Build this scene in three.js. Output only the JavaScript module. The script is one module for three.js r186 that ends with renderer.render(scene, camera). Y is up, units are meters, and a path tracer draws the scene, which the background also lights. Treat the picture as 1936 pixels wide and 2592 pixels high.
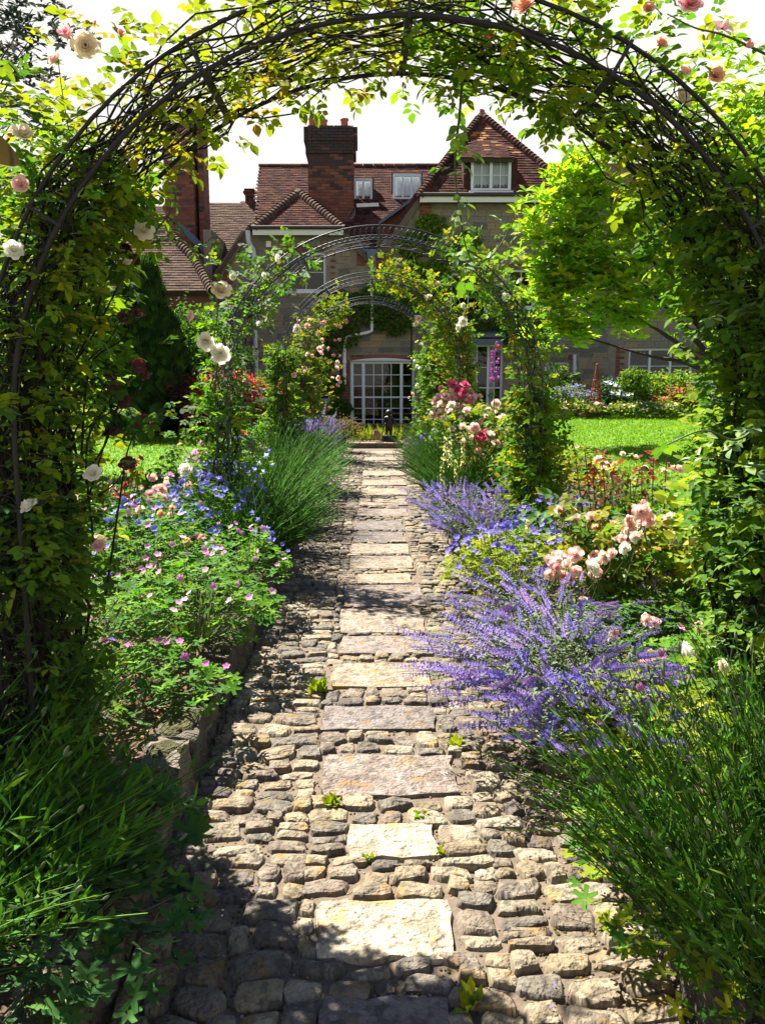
import * as THREE from 'three';
import { MarchingCubes } from 'three/addons/objects/MarchingCubes.js';

// ---------------------------------------------------------------- camera, sky, sun, exposure
const scene = new THREE.Scene();
const camera = new THREE.PerspectiveCamera(2 * Math.atan(1296 / 2200) * 180 / Math.PI, 1936 / 2592, 0.05, 600);
camera.position.set(0, 1.65, 0);
camera.rotation.order = 'YXZ';
camera.rotation.set(-9.3 * Math.PI / 180, -1.33 * Math.PI / 180, 0);
camera.updateMatrixWorld(true);
scene.add(camera);

const toSun = new THREE.Vector3(-0.45, 1.0, -0.56).normalize();
{ // a bright hazy summer sky: white towards the horizon and round the sun, blue overhead
  const w = 256, h = 128, px = new Float32Array(w * h * 4), dir = new THREE.Vector3(), ss = (p, q, x) => { const t = Math.min(1, Math.max(0, (x - p) / (q - p))); return t * t * (3 - 2 * t); };
  for (let y = 0; y < h; y++) for (let x = 0; x < w; x++) {
    const e = ((y + 0.5) / h - 0.5) * Math.PI, az = ((x + 0.5) / w - 0.5) * 2 * Math.PI; dir.set(Math.cos(e) * Math.cos(az), Math.sin(e), Math.cos(e) * Math.sin(az));
    const haze = ss(0.72, 0.36, Math.max(e, 0)), near = Math.exp(-(dir.angleTo(toSun) ** 2) / 0.16) * 0.5, t = Math.min(1, haze + near), o = (y * w + x) * 4;
    px[o] = 0.026 + (0.265 - 0.026) * t; px[o + 1] = 0.052 + (0.26 - 0.052) * t; px[o + 2] = 0.145 + (0.24 - 0.145) * t; px[o + 3] = 1;
  }
  const tx = new THREE.DataTexture(px, w, h, THREE.RGBAFormat, THREE.FloatType); tx.mapping = THREE.EquirectangularReflectionMapping; tx.magFilter = tx.minFilter = THREE.LinearFilter; tx.needsUpdate = true;
  scene.background = tx; scene.environment = tx;
}

const sun = new THREE.DirectionalLight(new THREE.Color(1, 0.95, 0.84), 5);
sun.position.copy(toSun).multiplyScalar(60);
sun.target.position.set(0, 0, -10);
sun.position.add(sun.target.position);
sun.castShadow = true;
sun.shadow.mapSize.set(4096, 4096);
Object.assign(sun.shadow.camera, { left: -25, right: 25, top: 25, bottom: -25, near: 1, far: 140 });
sun.shadow.radius = 1;
scene.add(sun, sun.target);

const renderer = new THREE.WebGLRenderer({ antialias: true });
renderer.setSize(764, 1024);
renderer.toneMapping = THREE.LinearToneMapping;
renderer.toneMappingExposure = 4.2;
renderer.shadowMap.enabled = true;

// ---------------------------------------------------------------- small tools
let seed = 7;
const rnd = () => { seed = (seed + 0x6D2B79F5) | 0; let t = Math.imul(seed ^ (seed >>> 15), 1 | seed); t = (t + Math.imul(t ^ (t >>> 7), 61 | t)) ^ t; return ((t ^ (t >>> 14)) >>> 0) / 4294967296; };
const R = (a, b) => a + (b - a) * rnd();
const gs = () => (rnd() + rnd() + rnd() + rnd() - 2) * 1.0;
const pick = (a) => a[Math.floor(rnd() * a.length) % a.length];
const V = (x, y, z) => new THREE.Vector3(x, y, z);
const lerp = (a, b, t) => a + (b - a) * t;
const clamp = (x, a, b) => Math.min(b, Math.max(a, x));
const col = (r, g, b) => new THREE.Color().setRGB(r, g, b);
const hash = (x, y, z = 0) => { let h = Math.imul(x, 374761393) ^ Math.imul(y, 668265263) ^ Math.imul(z, 2147483647 ^ 0x5bd1e995); h = Math.imul(h ^ (h >>> 13), 1274126177); return ((h ^ (h >>> 16)) >>> 0) / 4294967296; };
function vnoise(x, y, wrap = 0, s = 0) {
  const xi = Math.floor(x), yi = Math.floor(y), fx = x - xi, fy = y - yi, u = fx * fx * (3 - 2 * fx), v = fy * fy * (3 - 2 * fy);
  const w = (k) => (wrap ? ((k % wrap) + wrap) % wrap : k);
  return lerp(lerp(hash(w(xi), w(yi), s), hash(w(xi + 1), w(yi), s), u), lerp(hash(w(xi), w(yi + 1), s), hash(w(xi + 1), w(yi + 1), s), u), v);
}
const fbm = (x, y, wrap = 0, s = 0, oct = 4) => { let a = 0, t = 0, m = 1; for (let o = 0; o < oct; o++) { a += m * vnoise(x, y, wrap, s + o * 17); t += m; m *= 0.5; x *= 2; y *= 2; wrap *= 2; } return a / t; };

const eye = camera.position, K = 1936 / 1652;
function ray(xd, yd) { return V((xd * K - 968) / 2200, -(yd * K - 1296) / 2200, -1).applyQuaternion(camera.quaternion); }
const at = (xd, yd, d) => { const r = ray(xd, yd); return r.multiplyScalar(d / -r.z).add(eye); };         // a point seen at (xd, yd), d metres away
const onY = (xd, yd, y) => { const r = ray(xd, yd); return r.multiplyScalar((y - eye.y) / r.y).add(eye); };

const names = {};
function numbered(n) { names[n] = (names[n] ?? -1) + 1; return names[n] ? `${n}_${String(names[n]).padStart(3, '0')}` : n; }
function shadows(o) { o.castShadow = true; o.receiveShadow = true; return o; }
function thing(name, label, category, p = V(0, 0, 0), group) {
  const o = new THREE.Group(); o.name = numbered(name); o.position.copy(p); scene.add(o);
  o.userData = { label, category }; if (group) o.userData.group = group;
  return o;
}
function part(parent, name, geo, mat, extra) {
  const m = shadows(new THREE.Mesh(geo, mat)); m.name = numbered(name); if (extra) Object.assign(m.userData, extra); (parent ?? scene).add(m); return m;
}
const STUFF = { kind: 'stuff' };

class MB {                                                          // gathers pieces into one geometry
  constructor() { this.p = []; this.n = []; this.u = []; this.i = []; this.c = null; }
  vert(x, y, z, nx, ny, nz, u = 0, v = 0) { this.p.push(x, y, z); this.n.push(nx, ny, nz); this.u.push(u, v); return this.p.length / 3 - 1; }
  geo(g, m) {
    const b = this.p.length / 3, P = g.attributes.position, N = g.attributes.normal, U = g.attributes.uv, a = new THREE.Vector3(), nm = m ? new THREE.Matrix3().getNormalMatrix(m) : null;
    for (let k = 0; k < P.count; k++) {
      a.fromBufferAttribute(P, k); if (m) a.applyMatrix4(m); this.p.push(a.x, a.y, a.z);
      a.fromBufferAttribute(N, k); if (m) a.applyMatrix3(nm).normalize(); this.n.push(a.x, a.y, a.z);
      if (U) this.u.push(U.getX(k), U.getY(k)); else this.u.push(0, 0);
    }
    if (g.index) for (let k = 0; k < g.index.count; k++) this.i.push(b + g.index.getX(k)); else for (let k = 0; k < P.count; k++) this.i.push(b + k);
    return this;
  }
  tube(pts, r0, r1 = r0, n = 5) {
    const L = pts.length, T = new THREE.Vector3(), A = new THREE.Vector3(), B = new THREE.Vector3(), prev = new THREE.Vector3(0.31, 0.87, 0.38);
    const b = this.p.length / 3;
    for (let k = 0; k < L; k++) {
      T.subVectors(pts[Math.min(L - 1, k + 1)], pts[Math.max(0, k - 1)]).normalize();
      A.copy(prev).addScaledVector(T, -prev.dot(T)); if (A.lengthSq() < 1e-4) A.set(1, 0.3, 0).addScaledVector(T, -T.x - 0.3 * T.y); A.normalize(); prev.copy(A); B.crossVectors(T, A);
      const r = lerp(r0, r1, k / (L - 1));
      for (let s = 0; s < n; s++) { const w = s / n * 2 * Math.PI, c = Math.cos(w), d = Math.sin(w), nx = A.x * c + B.x * d, ny = A.y * c + B.y * d, nz = A.z * c + B.z * d; this.vert(pts[k].x + nx * r, pts[k].y + ny * r, pts[k].z + nz * r, nx, ny, nz, s / n, k * 0.3); }
    }
    for (let k = 0; k < L - 1; k++) for (let s = 0; s < n; s++) { const a = b + k * n + s, c = b + k * n + (s + 1) % n; this.i.push(a, c, a + n, c, c + n, a + n); }
    return this;
  }
  box(w, h, d, m) { return this.geo(UNIT, new THREE.Matrix4().multiplyMatrices(m, new THREE.Matrix4().makeScale(w, h, d))); }
  bar(a, b, w, t, N) {                                              // a straight bar from a to b, w wide across, t thick along N
    const y = new THREE.Vector3().subVectors(b, a), L = y.length(); y.normalize();
    const z = N.clone().addScaledVector(y, -N.dot(y)).normalize(), x = new THREE.Vector3().crossVectors(y, z);
    const m = new THREE.Matrix4().makeBasis(x, y, z).setPosition(a.clone().add(b).multiplyScalar(0.5));
    return this.box(w, L, t, m);
  }
  build() {
    const g = new THREE.BufferGeometry();
    g.setAttribute('position', new THREE.Float32BufferAttribute(this.p, 3)); g.setAttribute('normal', new THREE.Float32BufferAttribute(this.n, 3)); g.setAttribute('uv', new THREE.Float32BufferAttribute(this.u, 2));
    g.setIndex(this.i); return g;
  }
  get empty() { return !this.i.length; }
}
const UNIT = new THREE.BoxGeometry(1, 1, 1);
function poly(verts, faces, uvScale) {                              // indexed geometry from lists, smooth normals
  const g = new THREE.BufferGeometry(); g.setAttribute('position', new THREE.Float32BufferAttribute(verts.flat(), 3)); g.setIndex(faces.flat()); g.computeVertexNormals();
  g.setAttribute('uv', new THREE.Float32BufferAttribute(verts.map((v) => [v[0] * (uvScale ?? 1), v[1] * (uvScale ?? 1)]).flat(), 2)); return g;
}
class Scatter {                                                     // many copies of one small leaf, blade or floret
  constructor() { this.m = []; this.c = []; this.k = 0; }
  add(p, dir, nrm, s, c, sw = s) {
    let yx = dir.x, yy = dir.y, yz = dir.z; const l = 1 / (Math.hypot(yx, yy, yz) || 1); yx *= l; yy *= l; yz *= l;
    const d = nrm.x * yx + nrm.y * yy + nrm.z * yz; let zx = nrm.x - d * yx, zy = nrm.y - d * yy, zz = nrm.z - d * yz; let zl = Math.hypot(zx, zy, zz);
    if (zl < 1e-3) { zx = -yy; zy = yx; zz = 0.01; zl = Math.hypot(zx, zy, zz); } zx /= zl; zy /= zl; zz /= zl;
    const xx = yy * zz - yz * zy, xy = yz * zx - yx * zz, xz = yx * zy - yy * zx;
    this.m.push(xx * sw, xy * sw, xz * sw, 0, yx * s, yy * s, yz * s, 0, zx * sw, zy * sw, zz * sw, 0, p.x, p.y, p.z, 1); this.c.push(c.r, c.g, c.b); this.k++;
  }
  build(parent, name, geo, mat, extra = STUFF) {
    if (!this.k) return null;
    const o = shadows(new THREE.InstancedMesh(geo, mat, this.k)); o.instanceMatrix = new THREE.InstancedBufferAttribute(new Float32Array(this.m), 16); o.instanceColor = new THREE.InstancedBufferAttribute(new Float32Array(this.c), 3);
    o.name = numbered(name); Object.assign(o.userData, extra); (parent ?? scene).add(o); return o;
  }
}
const jit = (v, k) => V(v.x + R(-k, k), v.y + R(-k, k), v.z + R(-k, k));
const rdir = () => { const z = R(-1, 1), a = R(0, 6.2832), r = Math.sqrt(1 - z * z); return V(r * Math.cos(a), z, r * Math.sin(a)); };
const tint = (list, k = 0.18) => { const c = pick(list), m = (1 + R(-k, k)) * 0.9; return { r: c[0] * 1.12 * m * (1 + R(-k, k) * 0.5), g: c[1] * m, b: c[2] * m * (1 + R(-k, k) * 0.5) }; };

// ---------------------------------------------------------------- textures and materials
function tex(n, fn, srgb = false) {                                 // fn(u, v) -> [r, g, b] in linear values 0..1
  const d = new Uint8Array(n * n * 4);
  for (let y = 0; y < n; y++) for (let x = 0; x < n; x++) { const c = fn(x / n, y / n), o = (y * n + x) * 4; for (let k = 0; k < 3; k++) d[o + k] = 255 * (srgb ? Math.pow(clamp(c[k], 0, 1), 1 / 2.2) : clamp(c[k], 0, 1)); d[o + 3] = 255; }
  const t = new THREE.DataTexture(d, n, n); t.wrapS = t.wrapT = THREE.RepeatWrapping; t.magFilter = THREE.LinearFilter; t.minFilter = THREE.LinearMipmapLinearFilter; t.generateMipmaps = true;
  if (srgb) t.colorSpace = THREE.SRGBColorSpace; t.needsUpdate = true; return t;
}
const mix3 = (a, b, t) => [lerp(a[0], b[0], t), lerp(a[1], b[1], t), lerp(a[2], b[2], t)];
const sm = (a, b, x) => { const t = clamp((x - a) / (b - a), 0, 1); return t * t * (3 - 2 * t); };
// weathered sandstone: grain, dark weathering, pale and ochre lichen spots
const stoneMap = tex(512, (u, v) => {
  const f = fbm(u * 6, v * 6, 6, 1, 5), g = fbm(u * 40, v * 40, 40, 5, 3), h = fbm(u * 12, v * 12, 12, 9, 4);
  let c = mix3([0.62, 0.56, 0.5], [0.95, 0.88, 0.76], f * 1.1 - 0.1); c = mix3(c, [c[0] * 0.62, c[1] * 0.58, c[2] * 0.56], sm(0.5, 0.75, h));
  const k = 0.75 + 0.5 * g; c = c.map((x) => x * k);
  c = mix3(c, [0.98, 0.96, 0.9], sm(0.62, 0.68, fbm(u * 18, v * 18, 18, 21, 4)) * 0.85);
  c = mix3(c, [0.8, 0.56, 0.2], sm(0.66, 0.73, fbm(u * 10, v * 10, 10, 33, 4)) * 0.7);
  c = mix3(c, [0.24, 0.23, 0.2], sm(0.62, 0.7, fbm(u * 24, v * 24, 24, 41, 3)) * 0.6);
  return c;
}, true);
const stoneBump = tex(512, (u, v) => { const a = 0.6 * fbm(u * 14, v * 14, 14, 3, 5) + 0.4 * fbm(u * 60, v * 60, 60, 7, 3); return [a, a, a]; });
const grainMap = tex(256, (u, v) => { const a = 0.72 + 0.45 * (fbm(u * 10, v * 10, 10, 51, 5) - 0.3) + 0.25 * (fbm(u * 60, v * 60, 60, 55, 2) - 0.5); return [a, a, a]; }, true);
const grainBump = tex(256, (u, v) => { const a = fbm(u * 30, v * 30, 30, 61, 4); return [a, a, a]; });
const soilMap = tex(512, (u, v) => { const f = fbm(u * 40, v * 40, 40, 71, 4), g = fbm(u * 90, v * 90, 90, 75, 2); let c = mix3([0.06, 0.035, 0.02], [0.3, 0.19, 0.11], f); c = mix3(c, [0.5, 0.36, 0.22], sm(0.62, 0.75, g) * 0.6); return c; }, true);
const mortarMap = tex(256, (u, v) => { const f = fbm(u * 12, v * 12, 12, 171, 5), g = fbm(u * 60, v * 60, 60, 175, 2); return mix3([0.12, 0.095, 0.075], [0.34, 0.25, 0.19], 0.6 * f + 0.5 * g); }, true);
const lawnMap = tex(512, (u, v) => { const f = fbm(u * 8, v * 8, 8, 81, 4), g = fbm(u * 120, v * 120, 120, 85, 2); return mix3([0.5, 0.62, 0.3], [1, 1, 0.8], clamp(0.35 * f + 0.75 * g, 0, 1)); }, true);
const barkMap = tex(256, (u, v) => { const f = fbm(u * 24, v * 5, 0, 91, 4); return mix3([0.3, 0.25, 0.2], [1, 0.95, 0.85], f); }, true);
function std(c, rough, o = {}) { return new THREE.MeshStandardMaterial({ color: col(...c.map((x) => x * 0.74)), roughness: rough, ...o }); }
const matte = (c, o) => new THREE.MeshPhysicalMaterial({ color: col(...c), roughness: 1, specularIntensity: 0.15, ...o });
const stoneTone = (c) => std(c, 0.9, { map: stoneMap, bumpMap: stoneBump, bumpScale: 0.03 });
const M = {
  cobble: [[0.26, 0.225, 0.17], [0.34, 0.29, 0.21], [0.19, 0.175, 0.15], [0.23, 0.195, 0.16], [0.31, 0.26, 0.175], [0.37, 0.335, 0.26], [0.155, 0.14, 0.125]].map(stoneTone),
  slab: [[0.384, 0.329, 0.258], [0.285, 0.244, 0.228], [0.347, 0.299, 0.252], [0.223, 0.201, 0.204], [0.56, 0.5, 0.4]].map(stoneTone),
  mortar: std([0.6, 0.58, 0.5], 0.95, { map: mortarMap, bumpMap: stoneBump, bumpScale: 0.01 }),
  soil: std([0.5, 0.46, 0.42], 1, { map: soilMap, bumpMap: grainBump, bumpScale: 0.02 }),
  lawn: std([0.12, 0.26, 0.004], 0.95, { map: lawnMap, bumpMap: grainBump, bumpScale: 0.01 }),
  wallStone: [[0.17, 0.155, 0.13], [0.12, 0.11, 0.095], [0.2, 0.18, 0.15]].map(stoneTone),
  houseStone: [[0.35, 0.3, 0.23], [0.26, 0.24, 0.205], [0.42, 0.33, 0.2], [0.2, 0.19, 0.17], [0.32, 0.295, 0.26]].map((c) => std(c, 0.9, { map: grainMap, bumpMap: grainBump, bumpScale: 0.01 })),
  pointing: std([0.3, 0.26, 0.21], 0.95, { map: grainMap }),
  brick: [[0.26, 0.085, 0.05], [0.21, 0.07, 0.05], [0.31, 0.11, 0.06], [0.16, 0.06, 0.05], [0.24, 0.09, 0.07]].map((c) => std(c, 0.9, { map: grainMap })),
  soot: [[0.055, 0.035, 0.035], [0.08, 0.04, 0.035], [0.05, 0.04, 0.045]].map((c) => std(c, 0.9, { map: grainMap })),
  brickMortar: std([0.12, 0.085, 0.07], 0.95),
  tile: [[0.085, 0.036, 0.027], [0.11, 0.045, 0.032], [0.065, 0.03, 0.026], [0.13, 0.058, 0.04], [0.09, 0.047, 0.037], [0.05, 0.025, 0.023]].map((c) => matte(c, { map: grainMap, bumpMap: grainBump, bumpScale: 0.004 })),
  tileLichen: std([0.5, 0.2, 0.02], 0.9, { map: grainMap }),
  tilePale: [[0.12, 0.08, 0.06], [0.095, 0.062, 0.05], [0.15, 0.1, 0.075]].map((c) => matte(c, { map: grainMap, bumpMap: grainBump, bumpScale: 0.004 })),
  pot: std([0.42, 0.12, 0.08], 0.8), white: std([0.74, 0.78, 0.86], 0.45), whiteTrim: std([0.8, 0.8, 0.8], 0.55), pipe: std([0.55, 0.6, 0.7], 0.5), lead: std([0.1, 0.13, 0.19], 0.55, { metalness: 0.3 }),
  hopper: std([0.13, 0.22, 0.36], 0.5), darkWood: std([0.05, 0.04, 0.035], 0.8), board: std([0.17, 0.13, 0.1], 0.85, { map: grainMap }),
  glass: new THREE.MeshPhysicalMaterial({ color: col(0.85, 0.9, 0.9), transmission: 1, thickness: 0, roughness: 0.02, ior: 1.5 }),
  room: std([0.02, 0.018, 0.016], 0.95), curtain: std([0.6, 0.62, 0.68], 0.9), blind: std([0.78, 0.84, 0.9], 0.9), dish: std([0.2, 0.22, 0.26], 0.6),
  iron: std([0.014, 0.012, 0.014], 0.6, { metalness: 0.2 }), ironGrey: std([0.035, 0.042, 0.055], 0.5, { metalness: 0.3 }), wire: std([0.06, 0.05, 0.05], 0.6, { metalness: 0.3 }), rust: std([0.32, 0.07, 0.025], 0.85, { map: grainMap }),
  bronze: std([0.016, 0.017, 0.016], 0.42, { metalness: 0.35 }), terracotta: std([0.4, 0.19, 0.13], 0.9),
  cane: std([0.016, 0.012, 0.008], 1), greenCane: std([0.07, 0.11, 0.025], 0.7), redCane: std([0.14, 0.04, 0.03], 0.7), stalk: std([0.12, 0.2, 0.05], 0.75), bark: std([0.06, 0.05, 0.045], 0.95, { map: barkMap }), moss: std([0.09, 0.085, 0.02], 1, { map: grainMap, bumpMap: grainBump, bumpScale: 0.03 }),
};
M.mortar.map.repeat.set(1.4, 1.4);
const leafMat = (t = 0.55, coat = 0.04) => new THREE.MeshPhysicalMaterial({ color: 0xffffff, transmission: t, thickness: 0, roughness: 0.95, side: THREE.DoubleSide, specularIntensity: 0.18, clearcoat: coat, clearcoatRoughness: 0.35 });
const LEAFTREE = leafMat(0.68, 0.08), LEAF = leafMat(0.55), LEAFSHINY = leafMat(0.5, 0.16), LEAFDULL = leafMat(0.4, 0), PETAL = (r, g, b, t = 0.45) => new THREE.MeshPhysicalMaterial({ color: col(Math.min(0.96, r * 1.02), Math.min(0.96, g * 1.02), b), transmission: t, thickness: 0, roughness: 0.98, side: THREE.DoubleSide });
const PETALS = leafMat(0.35, 0);

// leaf shapes: base at the origin, tip along +Y, upper face +Z
function leafShape(w, n = 3, fold = 0.12, droop = 0.12, peak = 0.45) {
  const v = [[0, 0, 0]], f = [];
  for (let k = 1; k < n; k++) { const y = k / n, q = y < peak ? y / peak : (1 - y) / (1 - peak), ww = w * Math.pow(Math.max(q, 0), 0.6), z = -droop * y * y; v.push([-ww, y, z + fold * ww * 2], [0, y, z], [ww, y, z + fold * ww * 2]); }
  v.push([0, 1, -droop]);
  f.push([0, 2, 1], [0, 3, 2]);
  for (let k = 0; k < n - 2; k++) { const a = 1 + k * 3; f.push([a, a + 1, a + 3], [a + 1, a + 4, a + 3], [a + 1, a + 2, a + 4], [a + 2, a + 5, a + 4]); }
  const a = 1 + (n - 2) * 3, t = v.length - 1; f.push([a, a + 1, t], [a + 1, a + 2, t]);
  return poly(v, f);
}
const roseLeaf = leafShape(0.36, 4, 0.14, 0.14), plainLeaf = leafShape(0.34, 3, 0.15, 0.15), longLeaf = leafShape(0.19, 3, 0.15, 0.2, 0.6), narrow = leafShape(0.07, 2, 0.1, 0.12), ovalLeaf = leafShape(0.26, 3, 0.12, 0.18, 0.55), tinyLeaf = leafShape(0.35, 2, 0.15, 0.1);
const blade = poly([[-0.025, 0, 0], [0.025, 0, 0], [-0.022, 0.4, 0.02], [0.022, 0.4, 0.02], [-0.014, 0.75, 0.08], [0.014, 0.75, 0.08], [0, 1, 0.18]], [[0, 1, 3], [0, 3, 2], [2, 3, 5], [2, 5, 4], [4, 5, 6]]);
const palmLeaf = (() => {                                           // cranesbill leaf: five toothed lobes
  const v = [[0, 0.35, -0.03]], f = [], n = 15;
  for (let k = 0; k <= n; k++) { const a = -0.5 * Math.PI + 0.35 + (2 * Math.PI - 0.7) * k / n, r = k % 3 === 0 ? 0.2 : k % 3 === 1 ? 0.52 : 0.56; v.push([r * Math.cos(a), 0.35 + r * Math.sin(a), 0.04 * (k % 2) + (r > 0.3 ? 0.03 : 0)]); }
  for (let k = 1; k <= n; k++) f.push([0, k, k + 1]);
  return poly(v, f);
})();
const spray = (() => {                                              // a rose leaf of five leaflets, for plants farther off
  const m = new MB();
  const put = (x, y, a, s) => m.geo(tinyLeafGeo, new THREE.Matrix4().makeRotationZ(a).multiply(new THREE.Matrix4().makeRotationY(R(-0.4, 0.4))).scale(V(s, s, s)).setPosition(x, y, R(-0.02, 0.05)));
  const tinyLeafGeo = leafShape(0.38, 3, 0.14, 0.12);
  put(0, 0.55, 0, 0.48); put(0, 0.5, 1.15, 0.42); put(0, 0.5, -1.15, 0.42); put(0, 0.22, 1.25, 0.36); put(0, 0.22, -1.25, 0.36);
  return m.build();
})();
// flower shapes: centre at the origin, facing +Y
function petalStrip(m, a, r0, r1, w, lift0, lift1, curl, n = 3) {   // one petal as a strip of 2 x n quads
  const ca = Math.cos(a), sa = Math.sin(a), rows = [];
  for (let k = 0; k <= n; k++) { const t = k / n, r = lerp(r0, r1, t), y = lerp(lift0, lift1, Math.pow(t, 1.3)) - curl * t * t * t, ww = w * Math.sin(Math.PI * (0.12 + 0.72 * t)); rows.push([-1, 0, 1].map((s) => { const x = r - (s ? 0.12 * ww : 0), z = s * ww; return [x * ca - z * sa, y + (s ? 0.22 * ww : 0), x * sa + z * ca]; })); }
  const v = rows.flat(), f = []; for (let k = 0; k < n; k++) for (let s = 0; s < 2; s++) { const i = k * 3 + s; f.push([i, i + 3, i + 1], [i + 1, i + 3, i + 4]); }
  m.geo(poly(v, f));
}
function bloomShape(open, rings) {
  const m = new MB(); let off = R(0, 6);
  for (let k = 0; k < rings; k++) {
    const t = rings === 1 ? 0 : k / (rings - 1), n = k === 0 ? 6 : 5, r = lerp(1, 0.2, t) * lerp(0.55, 1, open), lift = lerp(lerp(0.8, 0.3, open), 0.78, Math.pow(t, 0.7));
    off += 0.6; for (let j = 0; j < n; j++) petalStrip(m, off + j / n * 6.2832 + R(-0.12, 0.12), 0.05 * (1 - t) + 0.02, r * R(0.9, 1.08), lerp(0.5, 0.2, t) * lerp(0.8, 1, open), -0.15 * (1 - t), lift * R(0.85, 1.15), 0.22 * open * (1 - t), 3);
  }
  return m.build();
}
const BLOOMS = [bloomShape(1, 5), bloomShape(0.8, 5), bloomShape(0.95, 5), bloomShape(0.6, 4)], BUD = bloomShape(0.08, 2), SINGLE = bloomShape(1, 2);
const geraniumFlower = (() => { const m = new MB(); for (let j = 0; j < 5; j++) petalStrip(m, j / 5 * 6.2832, 0.04, 1, 0.5, 0, 0.3, 0.05, 2); return m.build(); })();
const bellFlower = (() => {
  const v = [], f = [], n = 10;
  for (let k = 0; k < 4; k++) for (let j = 0; j < n; j++) { const a = j / n * 6.2832, lobe = k === 3 ? (j % 2 ? 1 : 0) : 0, r = [0.16, 0.42, 0.5, 0.58][k] + lobe * 0.6; v.push([r * Math.cos(a), [0, 0.25, 0.6, 0.66][k] + lobe * 0.2, r * Math.sin(a)]); }
  for (let k = 0; k < 3; k++) for (let j = 0; j < n; j++) { const a = k * n + j, b = k * n + (j + 1) % n; f.push([a, a + n, b], [b, a + n, b + n]); }
  return poly(v, f);
})();

// ---------------------------------------------------------------- ground, path, edging walls, lawns
function sheet(name, pts, y, mat, uvs, kind = 'structure') {         // a flat sheet from [x, z] corners
  const s = new THREE.Shape(pts.map(([x, z]) => new THREE.Vector2(x, -z))), g = new THREE.ShapeGeometry(s); g.rotateX(-Math.PI / 2); g.translate(0, y, 0);
  const P = g.attributes.position, U = g.attributes.uv; for (let k = 0; k < P.count; k++) U.setXY(k, P.getX(k) * uvs, P.getZ(k) * uvs);
  return part(null, name, g, mat, { kind });
}
sheet('ground', [[-90, 40], [90, 40], [90, -160], [-90, -160]], -0.06, M.soil, 0.8);
const PX0 = -0.66, PX1 = 0.84, PEND = -18.3;
const path = sheet('garden_path', [[PX0 - 0.1, 1.2], [PX1 + 0.1, 1.2], [PX1 + 0.1, PEND], [PX0 - 0.1, PEND]], 0.008, M.mortar, 1);
const BED = 0.2;
function bedSheet(name, x0, x1, z0, z1) {                            // soil with crumbs and hollows
  const nx = Math.round((x1 - x0) * 6), nz = Math.round((z0 - z1) * 6), g = new THREE.PlaneGeometry(x1 - x0, z0 - z1, nx, nz); g.rotateX(-Math.PI / 2); g.translate((x0 + x1) / 2, BED, (z0 + z1) / 2);
  const P = g.attributes.position, U = g.attributes.uv; for (let k = 0; k < P.count; k++) { P.setY(k, BED + 0.05 * (fbm(P.getX(k) * 3 + 50, P.getZ(k) * 3 + 90) - 0.5)); U.setXY(k, P.getX(k) * 1.2, P.getZ(k) * 1.2); }
  g.computeVertexNormals(); return part(null, name, g, M.soil, { kind: 'structure' });
}
bedSheet('flower_bed', PX0 - 1.85, PX0 - 0.05, 1.2, PEND); bedSheet('flower_bed', PX1 + 0.05, PX1 + 1.9, 1.2, PEND);

function lump(o, y0, h, inset, top, flat) {                          // a stone with outline o: side, shoulder and crown
  const n = o.length, v = [], f = []; let cx = 0, cz = 0; for (const p of o) { cx += p[0] / n; cz += p[1] / n; }
  const ring = (k, y, j) => { for (const p of o) v.push([cx + (p[0] - cx) * k + R(-j, j), y + R(-j, j) * 0.8, cz + (p[1] - cz) * k + R(-j, j)]); };
  ring(1.02, y0, 0); ring(1, y0 + h * 0.62, 0.004); ring(inset, y0 + h * 0.95, flat ? 0.001 : 0.005);
  const b = v.length; if (flat) { for (const q of v.slice(2 * n, 3 * n)) v.push(q); v.push([cx, y0 + h * 0.96, cz]); } else v.push([cx + R(-0.1, 0.1) * top, y0 + h * (1 + top * R(-0.1, 0.6)), cz]);
  for (let r = 0; r < 2; r++) for (let k = 0; k < n; k++) { const a = r * n + k, c = r * n + (k + 1) % n; f.push([a, a + n, c], [c, a + n, c + n]); }
  const base = flat ? b : 2 * n, top1 = flat ? b + n : b; for (let k = 0; k < n; k++) f.push([base + k, top1, base + (k + 1) % n]);
  const g = poly(v, f), U = g.attributes.uv, P = g.attributes.position, du = R(0, 1), dv = R(0, 1); for (let k = 0; k < P.count; k++) U.setXY(k, P.getX(k) * 1.5 + du, P.getZ(k) * 1.5 + P.getY(k) * 1.2 + dv);
  const N = g.attributes.normal; if (N.getY(N.count - 1) < 0) { for (let k = 0; k < g.index.count; k += 3) { const t = g.index.getX(k); g.index.setX(k, g.index.getX(k + 1)); g.index.setX(k + 1, t); } g.computeVertexNormals(); }
  return g;
}
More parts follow.
